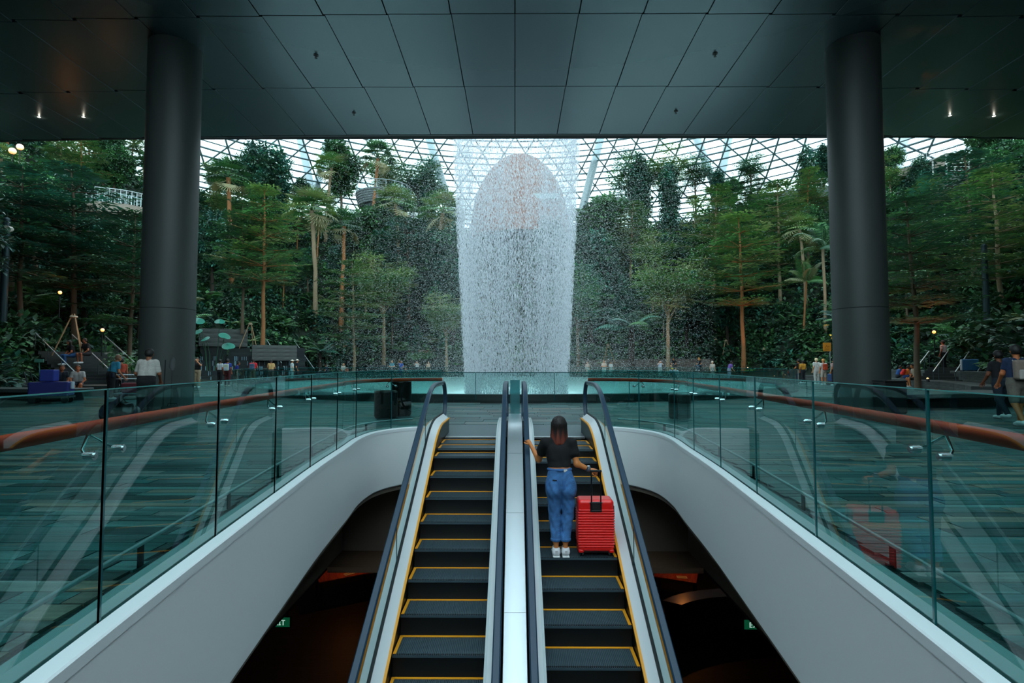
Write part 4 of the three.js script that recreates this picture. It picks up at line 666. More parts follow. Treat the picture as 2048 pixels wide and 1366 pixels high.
// flower beds
function flowers(label, px, py, d, w, tone, n) { const p = at(px, py, d), t = thing('flower_bed', label, 'flowers', [p.x, p.y, p.z]); const L = [], F = gb(); for (let k = 0; k < n; k++) { const q = V(rr(-w, w), rr(0, 0.35), rr(-0.5, 0.5)); L.push(mx(q.clone().add(V(0, -0.35, 0)), 0.7)); for (let j = 0; j < 5; j++) { const c = q.clone().add(V(rr(-0.12, 0.12), rr(0.02, 0.16), rr(-0.1, 0.2))); for (let m = 0; m < 4; m++) leaf(F, c, V(Math.cos(m * 1.57), 0.3, Math.sin(m * 1.57)).normalize(), Y3, 0.1, 0.035); } } foliage(t, 'leaves', tuftGeos, L, 'mid'); put('petals', F, S(tone, 0.6, 0, { transmission: 0.3 }), t, 'stuff'); }
flowers('bed of orange and white flowers on the left planter wall', 672, 698, 57, 2.6, '#e07a44', 26); flowers('bed of pink and white flowers left of the waterfall', 842, 708, 58, 1.6, '#eaa890', 18); flowers('white flowers behind the staked trees on the right', 1432, 700, 55, 2.4, '#f2f0ea', 22); flowers('white flowers round the stakes beside the right column', 1540, 725, 50.5, 2.6, '#f2f0ea', 26); flowers('white flowers above the right seat wall near the waterfall', 1350, 700, 57, 1.6, '#f2f0ea', 12); flowers('white blossoms beside the bright left handrails', 250, 722, 27, 1.6, '#dfe6e2', 14);
{ // elephant ears
  const t = thing('elephant_ear', 'big heart shaped teal leaves beside the left column', 'plant', [X(420, 41), 1.2, -41]), mEar = S('#3f9a86', 0.4, 0, { transmission: 0.25 });
  for (const [px, py, s, turn] of [[398, 638, 0.75, 0.2], [397, 660, 0.7, -0.5], [450, 668, 0.7, 0.5], [412, 675, 0.6, -0.2], [455, 688, 0.75, 0.9], [440, 640, 0.6, 0.4]]) {
    const p = at(px, py, 41).sub(t.position), g = gb(), rim = []; for (let k = 0; k <= 16; k++) { const a = k / 16 * 6.283, r = s * (0.7 + 0.3 * Math.cos(a)) * (1 - 0.35 * Math.pow(Math.abs(Math.cos(a / 2 + 1.571)), 8)); rim.push(V(Math.sin(a) * r * 0.85, -0.2 * r * Math.abs(Math.sin(a)), Math.cos(a) * r)); }
    for (let k = 0; k < 16; k++) g.tri(V(0, 0.04, 0), rim[k], rim[k + 1]); const lf = put('leaf', g, mEar, t); lf.position.copy(p); lf.rotation.set(0.55, turn, rr(-0.3, 0.3), 'YXZ'); put('stalk', gb().tube([p, V(p.x * 0.6, p.y * 0.4, p.z - 0.3), V(p.x * 0.3, -0.9, -0.2)], [0.02, 0.03, 0.05], 5), S('#2f5a40', 0.6), t);
  }
}
// warm uplights at the foot of some trunks on the right, and small lamps in the planting
for (const [px, py, d, label, pow] of [[1492, 738, 49, 'small garden uplight at the orange trunk with side branches', 30], [1620, 690, 47, 'small garden uplight at the leaning feather palm', 30], [1660, 690, 45, 'small garden uplight beside the right column', 30], [1768, 757, 29.3, 'small garden uplight right of the right column', 9], [1844, 762, 26.8, 'small garden uplight at the pale trunk on the right', 9], [1340, 735, 51, 'small garden uplight at the upswept tree', 18]]) {
  const p = at(px, py, d), t = thing('garden_uplight', label, 'uplight', [p.x, p.y, p.z + 0.4]); put('housing', gb().tube([V(0, -0.05, 0), V(0, 0.12, -0.03)], 0.07, 10), mBlack, t); put('lamp', new THREE.SphereGeometry(0.05, 8, 6).translate(0, 0.13, -0.03), S('#ffffff', 0.5, 0, { emissive: '#ffb060', emissiveIntensity: 3 }), t);
  const l = new THREE.SpotLight('#ff9d4a', pow, 0, 0.5, 0.6); l.position.set(0, 0.16, -0.03); l.target.position.set(0, 6, -0.5); l.castShadow = true; t.add(l, l.target);
}
for (const [px, py, d, label] of [[25, 302, 36, 'orange glowing globe lamp at the top left, lower one'], [40, 294, 37, 'orange glowing globe lamp at the top left, upper one'], [1940, 543, 44, 'orange glowing globe lamp under the right ramp, left one'], [1952, 541, 44, 'orange glowing globe lamp under the right ramp, right one'], [120, 585, 28, 'small warm lamp in the left planting above the stair'], [205, 660, 27.5, 'small warm lamp beside the left stair'], [1868, 664, 30, 'small warm lamp in the planting right of the right column']]) {
  const big = label.includes('globe'), p = at(px, py, d), t = thing('garden_lamp', label, 'lamp', [p.x, p.y, p.z]); put('globe', new THREE.SphereGeometry(big ? 0.22 : 0.09, 14, 10), S('#ffffff', 0.5, 0, { emissive: '#ff9a40', emissiveIntensity: big ? 1.6 : 2.5 }), t); put('stem', gb().tube([V(0, -0.2, 0), V(0, -1.4, 0)], 0.03, 5), mBlack, t); const l = new THREE.PointLight('#ff9a48', big ? 1.2 : 1); l.castShadow = true; t.add(l);
}
// ---------------------------------------------------------------- people: bodies as smooth fields meshed once, clothes as fields of their own
const seg = (a, b, ra, rb = ra) => ({ a, b, ra, rb, ab: b.clone().sub(a), l2: Math.max(1e-9, b.distanceToSquared(a)) });
const segD = (s, x, y, z, grow) => { const px = x - s.a.x, py = y - s.a.y, pz = z - s.a.z, t = clamp((px * s.ab.x + py * s.ab.y + pz * s.ab.z) / s.l2, 0, 1), dx = px - s.ab.x * t, dy = py - s.ab.y * t, dz = pz - s.ab.z * t; return Math.sqrt(dx * dx + dy * dy + dz * dz) - (s.ra + (s.rb - s.ra) * t) - grow; };
const field = (list, k = 0.03, grow = 0) => (x, y, z) => { let d = 9; for (const s of list) { const e = segD(s, x, y, z, grow); if (e > d + k) continue; if (d > e + k) { d = e; continue; } const h = clamp(0.5 + 0.5 * (d - e) / k, 0, 1); d = d + (e - d) * h - k * h * (1 - h); } return d; };
function bounds(list, pad) { const lo = V(9, 9, 9), hi = V(-9, -9, -9); for (const s of list) for (const [p, r] of [[s.a, s.ra], [s.b, s.rb]]) { lo.min(p.clone().addScalar(-r - pad)); hi.max(p.clone().addScalar(r + pad)); } return [lo, hi]; }
function nets(f, lo, hi, c) {                              // surface nets
  const nx = Math.ceil((hi.x - lo.x) / c) + 1, ny = Math.ceil((hi.y - lo.y) / c) + 1, nz = Math.ceil((hi.z - lo.z) / c) + 1, v = new Float32Array(nx * ny * nz), id = new Int32Array(nx * ny * nz).fill(-1), g = gb(), I = (x, y, z) => (z * ny + y) * nx + x;
  for (let z = 0; z < nz; z++) for (let y = 0; y < ny; y++) for (let x = 0; x < nx; x++) v[I(x, y, z)] = f(lo.x + x * c, lo.y + y * c, lo.z + z * c);
  for (let z = 0; z < nz - 1; z++) for (let y = 0; y < ny - 1; y++) for (let x = 0; x < nx - 1; x++) {
    let n = 0, sx = 0, sy = 0, sz = 0, m = 0; const q = []; for (let k = 0; k < 8; k++) { const w = v[I(x + (k & 1), y + ((k >> 1) & 1), z + (k >> 2))]; q.push(w); if (w < 0) m++; } if (m === 0 || m === 8) continue;
    for (let k = 0; k < 8; k++) for (const b of [1, 2, 4]) if (!(k & b) && (q[k] < 0) !== (q[k | b] < 0)) { const t = q[k] / (q[k] - q[k | b]); sx += (k & 1) + (b === 1 ? t : 0); sy += ((k >> 1) & 1) + (b === 2 ? t : 0); sz += (k >> 2) + (b === 4 ? t : 0); n++; }
    const p = V(lo.x + (x + sx / n) * c, lo.y + (y + sy / n) * c, lo.z + (z + sz / n) * c), e = c * 0.5, nn = V(f(p.x + e, p.y, p.z) - f(p.x - e, p.y, p.z), f(p.x, p.y + e, p.z) - f(p.x, p.y - e, p.z), f(p.x, p.y, p.z + e) - f(p.x, p.y, p.z - e)).normalize();
    id[I(x, y, z)] = g.v(p, nn, p.x + p.z, p.y);
  }
  const quad = (a, b, cc, d, flip) => { if (a < 0 || b < 0 || cc < 0 || d < 0) return; flip ? g.i.push(a, cc, b, a, d, cc) : g.i.push(a, b, cc, a, cc, d); };
  for (let z = 1; z < nz - 1; z++) for (let y = 1; y < ny - 1; y++) for (let x = 1; x < nx - 1; x++) {
    const w = v[I(x, y, z)] < 0;
    if (w !== v[I(x + 1, y, z)] < 0) quad(id[I(x, y - 1, z - 1)], id[I(x, y, z - 1)], id[I(x, y, z)], id[I(x, y - 1, z)], !w);
    if (w !== v[I(x, y + 1, z)] < 0) quad(id[I(x - 1, y, z - 1)], id[I(x - 1, y, z)], id[I(x, y, z)], id[I(x, y, z - 1)], !w);
    if (w !== v[I(x, y, z + 1)] < 0) quad(id[I(x - 1, y - 1, z)], id[I(x, y - 1, z)], id[I(x, y, z)], id[I(x - 1, y, z)], !w);
  }
  return g;
}
const blob = (list, c, k, grow = 0, cut = null) => { const f0 = field(list, k, grow), f = cut ? (x, y, z) => Math.max(f0(x, y, z), cut(x, y, z)) : f0, [lo, hi] = bounds(list, grow + c * 2.2); return nets(f, lo, hi, c); };
// hand with palm, four fingers and a thumb: from the wrist along dir, back of the hand towards up, curl 0..1
function hand(g, w, dir, up, side, s = 1, curl = 0.35) {
  dir = dir.clone().normalize(); const across = dir.clone().cross(up).normalize(), n = across.clone().cross(dir).normalize(), P = (a, f, h) => w.clone().addScaledVector(across, a * s).addScaledVector(dir, f * s).addScaledVector(n, h * s), th = side;
  g.tube([P(0, -0.01, 0), P(0, 0.035, 0), P(0, 0.075, -0.002), P(0, 0.088, -0.004)], [0.024 * s, 0.032 * s, 0.034 * s, 0.018 * s], 8);
  [[-0.027, 0.06], [-0.009, 0.075], [0.009, 0.08], [0.027, 0.07]].forEach(([a, l], k) => { if (th > 0) l = [0.07, 0.08, 0.075, 0.06][k]; const c = curl * 1.5; let p = P(a, 0.075, 0), f = 0.075, h = 0; const pts = [p], R = [0.0095 * s]; for (let j = 1; j <= 3; j++) { const q = c * j * 0.62; f += Math.cos(q) * l * 0.36; h -= Math.sin(q) * l * 0.36; pts.push(P(a * 1.05, f, h)); R.push((0.009 - j * 0.0009) * s); } g.tube(pts, R, 6); });
  g.tube([P(-th * 0.022, 0.015, -0.004), P(-th * 0.045, 0.04, -0.014), P(-th * 0.052, 0.068, -0.022), P(-th * 0.046, 0.088, -0.03)], [0.013 * s, 0.012 * s, 0.0105 * s, 0.008 * s], 6);
}
const J0 = () => ({ pelvis: [0, 0.94, 0], chest: [0, 1.28, 0], neck: [0, 1.46, 0.01], head: [0, 1.6, -0.01], sh: [0.165, 1.4, 0], el: [[0.22, 1.13, 0.03], [0.22, 1.13, 0.03]], wr: [[0.22, 0.9, -0.07], [0.22, 0.9, -0.07]], hip: [0.085, 0.9, 0], kn: [[0.1, 0.5, -0.02], [0.1, 0.5, -0.02]], an: [[0.1, 0.09, 0.03], [0.1, 0.09, 0.03]], lean: 0, drop: 0, back: 0, turn: 0 });
const poses = {
  stand: () => ({}), lean: () => ({ lean: 0.35, el: [[0.22, 1.1, -0.12], [0.22, 1.1, -0.12]], wr: [[0.2, 0.98, -0.36], [0.2, 0.98, -0.36]] }),
  photo: () => ({ el: [[0.27, 1.3, -0.18], [0.27, 1.3, -0.18]], wr: [[0.09, 1.53, -0.26], [0.09, 1.53, -0.26]] }),
  raise: () => ({ el: [[0.26, 1.5, -0.08], [0.24, 1.12, 0.02]], wr: [[0.2, 1.74, -0.14], [0.12, 1.0, -0.2]] }),
  cross: () => ({ el: [[0.25, 1.12, -0.06], [0.25, 1.12, -0.06]], wr: [[0.05, 1.08, -0.24], [0.05, 1.12, -0.22]] }),
  walk: () => ({ lean: 0.06, kn: [[0.1, 0.52, -0.16], [0.1, 0.5, 0.06]], an: [[0.1, 0.09, -0.2], [0.1, 0.16, 0.32]], el: [[0.23, 1.14, 0.12], [0.23, 1.13, -0.06]], wr: [[0.22, 0.93, 0.06], [0.22, 0.95, -0.24]] }),
  sit: () => ({ drop: -0.39, kn: [[0.13, 0.5, -0.42], [0.13, 0.5, -0.42]], an: [[0.14, 0.09, -0.38], [0.14, 0.09, -0.38]], lean: 0.28, el: [[0.24, 1.12, -0.12], [0.24, 1.12, -0.12]], wr: [[0.1, 0.98, -0.34], [0.1, 0.98, -0.34]] }),
  floor: () => ({ drop: -0.8, kn: [[0.2, 0.34, -0.38], [0.2, 0.36, -0.38]], an: [[0.06, 0.08, -0.42], [0.12, 0.08, -0.5]], lean: 0.3, el: [[0.24, 1.1, -0.12], [0.24, 1.1, -0.12]], wr: [[0.1, 1.0, -0.34], [0.1, 1.0, -0.34]] }),
  crouch: () => ({ drop: -0.6, kn: [[0.18, 0.48, -0.34], [0.18, 0.4, -0.36]], an: [[0.14, 0.09, -0.02], [0.14, 0.09, -0.04]], lean: 0.5, el: [[0.24, 1.08, -0.2], [0.24, 1.08, -0.2]], wr: [[0.12, 1.0, -0.42], [0.12, 1.0, -0.42]] }),
};
function person(o) {
  const t = thing('person', o.label, 'person', [o.x, o.y ?? 0, -o.d], o.turn ?? 0), j = { ...J0(), ...poses[o.pose ?? 'stand'](), ...(o.j ?? {}) }, s = (o.h ?? 1.7) / 1.72, c = (o.cell ?? 0.03);
  const up = (p, sx = 1) => { const q = V(p[0] * sx, p[1] - 0.94, p[2]).applyAxisAngle(V(1, 0, 0), -j.lean); return V(q.x * s, (q.y + 0.94 + j.drop) * s, (q.z + j.back) * s); }, low = (p, sx) => V(p[0] * sx * s, p[1] * s, (p[2] + j.back) * s);
  const torso = [], arms = [], legsU = [], legsL = [], feet = [], headL = [], armsU = [];
  const pel = up(j.pelvis), hd = up(j.head), f = o.fat ?? 1;
  for (const q of [-1, 1]) {
    torso.push(seg(up([0.065 * f, 0.95, 0], q), up([0.06 * f, 1.12, 0], q), 0.1 * s * f, 0.095 * s * f), seg(up([0.06 * f, 1.12, 0], q), up([0.085, 1.32, 0], q), 0.095 * s * f, 0.1 * s), seg(up([0.06, 1.39, 0.01], q), up([j.sh[0], 1.385, 0], q), 0.065 * s, 0.056 * s));
    const i = q > 0 ? 0 : 1, S0 = up(j.sh, q), E = up(j.el[i], q), W = up(j.wr[i], q); armsU.push(seg(S0, E, 0.052 * s * f, 0.042 * s)); arms.push(seg(E, W, 0.041 * s, 0.028 * s));
    const hp = V(j.hip[0] * q * s, (j.hip[1] + j.drop) * s, j.back * s), K = low(j.kn[i], q), A = low(j.an[i], q), kneeDir = V(0, 0, -1); legsU.push(seg(hp, K, 0.092 * s * f, 0.06 * s)); legsL.push(seg(K, A, 0.06 * s, 0.038 * s)); feet.push(seg(A.clone().add(V(0, -0.035 * s, 0.02 * s)), A.clone().add(V(0.01 * q, -0.05 * s, -0.16 * s)), 0.043 * s, 0.034 * s));
  }
  torso.push(seg(up([0, 0.93, 0]), up([0, 0.9, 0.01]), 0.12 * s, 0.1 * s)); headL.push(seg(up([0, 1.42, 0.01]), up([0, 1.54, 0]), 0.055 * s, 0.05 * s)); const F = (x, y, z) => hd.clone().add(V(x * s, y * s, z * s));
  headL.push(seg(F(0, 0.01, 0.01), F(0, 0.05, 0.0), 0.084 * s, 0.088 * s), seg(F(0, -0.055, -0.035), F(0, -0.03, -0.03), 0.05 * s, 0.06 * s), seg(F(0, 0.0, -0.09), F(0, -0.022, -0.105), 0.01 * s, 0.014 * s), seg(F(0.09, 0, 0.01), F(0.088, -0.02, 0.01), 0.018 * s, 0.012 * s), seg(F(-0.09, 0, 0.01), F(-0.088, -0.02, 0.01), 0.018 * s, 0.012 * s));
  const skin = S(o.skin ?? '#c98a63', 0.55), body = blob([...torso, ...armsU, ...arms, ...legsU, ...legsL, ...feet, ...headL], c * s, 0.03 * s);
  arms.forEach((a, i) => hand(body, a.b, a.b.clone().sub(a.a), V(i ? -0.4 : 0.4, 1, 0.2), i ? 1 : -1, s * 1.05, o.curl ?? 0.4));
  put('body', body, skin, t);
  const sl = o.sleeve ?? 0.55, top = [...torso.slice(0, 6).filter((_, k) => k !== 0 || !o.crop), ...armsU.map((a) => seg(a.a, a.a.clone().lerp(a.b, Math.min(1, sl)), a.ra, lerp(a.ra, a.rb, sl)))]; if (sl > 1) arms.forEach((a) => top.push(seg(a.a, a.a.clone().lerp(a.b, 0.9), a.ra, a.rb)));
  put('shirt', blob(top, c * s, 0.035 * s, 0.014 * s), S(o.top ?? '#888888', 0.85, 0, { map: grainTex }), t);
  const bot = [torso[6], ...torso.filter((_, k) => k === 0 || k === 3).map((q) => seg(q.a, q.a.clone().lerp(q.b, 0.35), q.ra, q.ra)), ...legsU.map((l) => (o.legs === 'short' ? seg(l.a, l.a.clone().lerp(l.b, 0.85), l.ra, l.rb * 1.15) : l)), ...(o.legs === 'short' ? [] : legsL.map((l) => seg(l.a, l.a.clone().lerp(l.b, 0.93), l.ra, l.rb * 1.15)))];
  put(o.legs === 'short' ? 'shorts' : 'trousers', blob(bot, c * s, 0.03 * s, 0.017 * s), S(o.bottom ?? '#22262c', 0.85, 0, { map: grainTex }), t);
  put('shoes', blob(feet, Math.min(c, 0.022) * s, 0.02, 0.012 * s), S(o.shoes ?? '#d8d8d8', 0.6), t);
  if (o.hair !== null) { const hl = [seg(F(0, 0.02, 0.02), F(0, 0.055, 0.005), 0.094 * s, 0.095 * s)]; if (o.long) for (const q of [-1, 1]) hl.push(seg(F(0.05 * q, 0.02, 0.05), F(0.06 * q, -0.22, 0.07), 0.06 * s, 0.05 * s)); put('hair', blob(hl, Math.min(c, 0.022) * s, 0.04, 0.004, (x, y, z) => { const dx = x - hd.x, dy = y - hd.y + 0.03 * s, dz = z - hd.z + 0.1 * s; return 0.1 * s - Math.sqrt(dx * dx * 0.8 + dy * dy * 0.7 + dz * dz); }), S(o.hair ?? '#17110e', 0.6), t); }
  const e = gb(); for (const q of [-1, 1]) e.add(new THREE.SphereGeometry(0.011 * s, 6, 4), new THREE.Matrix4().setPosition(F(0.032 * q, 0.012, -0.082))); put('eyes', e, S('#1a1512', 0.3), t); put('mouth', gb().tube([F(-0.022, -0.052, -0.089), F(0, -0.053, -0.095), F(0.022, -0.052, -0.089)], 0.006 * s, 5), S('#8a4238', 0.5), t);
  if (o.hat) { const b = gb().add(new THREE.SphereGeometry(0.104 * s, 14, 8, 0, 6.3, 0, 1.6), new THREE.Matrix4().setPosition(F(0, 0.05, 0.005))).add(new THREE.CylinderGeometry(0.17 * s, 0.18 * s, 0.012, 20), new THREE.Matrix4().setPosition(F(0, 0.055, -0.01))); put('hat', b, S(o.hat, 0.8), t); }
  if (o.pack) { const p = up([0, 1.2, 0.19]), g = new RoundedBoxGeometry(0.3 * s, 0.42 * s, 0.17 * s, 3, 0.06 * s).rotateX(-j.lean).translate(p.x, p.y, p.z); const bp = put('backpack', g, S(o.pack, 0.8, 0, { map: grainTex }), t); const q = up([0, 1.1, 0.29]); put('front_pocket', new RoundedBoxGeometry(0.22 * s, 0.2 * s, 0.06 * s, 2, 0.025 * s).rotateX(-j.lean).translate(q.x, q.y, q.z), S(o.pack2 ?? o.pack, 0.85), bp); for (const k of [-1, 1]) put('strap', gb().tube([up([0.1 * k, 1.36, 0.13]), up([0.11 * k, 1.465, 0.01]), up([0.12 * k, 1.32, -0.125]), up([0.13 * k, 1.1, -0.05])], 0.017 * s, 5), S(o.pack2 ?? '#333333', 0.8), bp); }
  if (o.phone) { const w = arms[0].b.clone().lerp(arms[1].b, 0.5).add(V(0, 0.09 * s, -0.03)); put('phone', new RoundedBoxGeometry(0.15, 0.075, 0.009, 2, 0.004).translate(w.x, w.y, w.z), S('#d9d3cc', 0.4), t); }
  if (o.strap) put('shoulder_strap', gb().tube([up([-0.13, 1.46, 0.0]), up([-0.05, 1.3, 0.125]), up([0.08, 1.12, 0.125]), up([0.17, 0.98, 0.04])], 0.02 * s, 5), S(o.strap, 0.8), t), put('bag', new RoundedBoxGeometry(0.24, 0.17, 0.09, 2, 0.03).translate(...up([0.2, 0.92, 0.04]).toArray()), S(o.strap, 0.8), t);
  return t;
}
const FACE = Math.PI, at0 = (px, d) => ({ x: X(px, d), d }), onR = (px, r) => { let d = 80; while (d > 20 && Math.hypot(X(px, d), d - 35.8) > r) d -= 0.02; return at0(px, d); };   // onR: on the far side of the pool at radius r
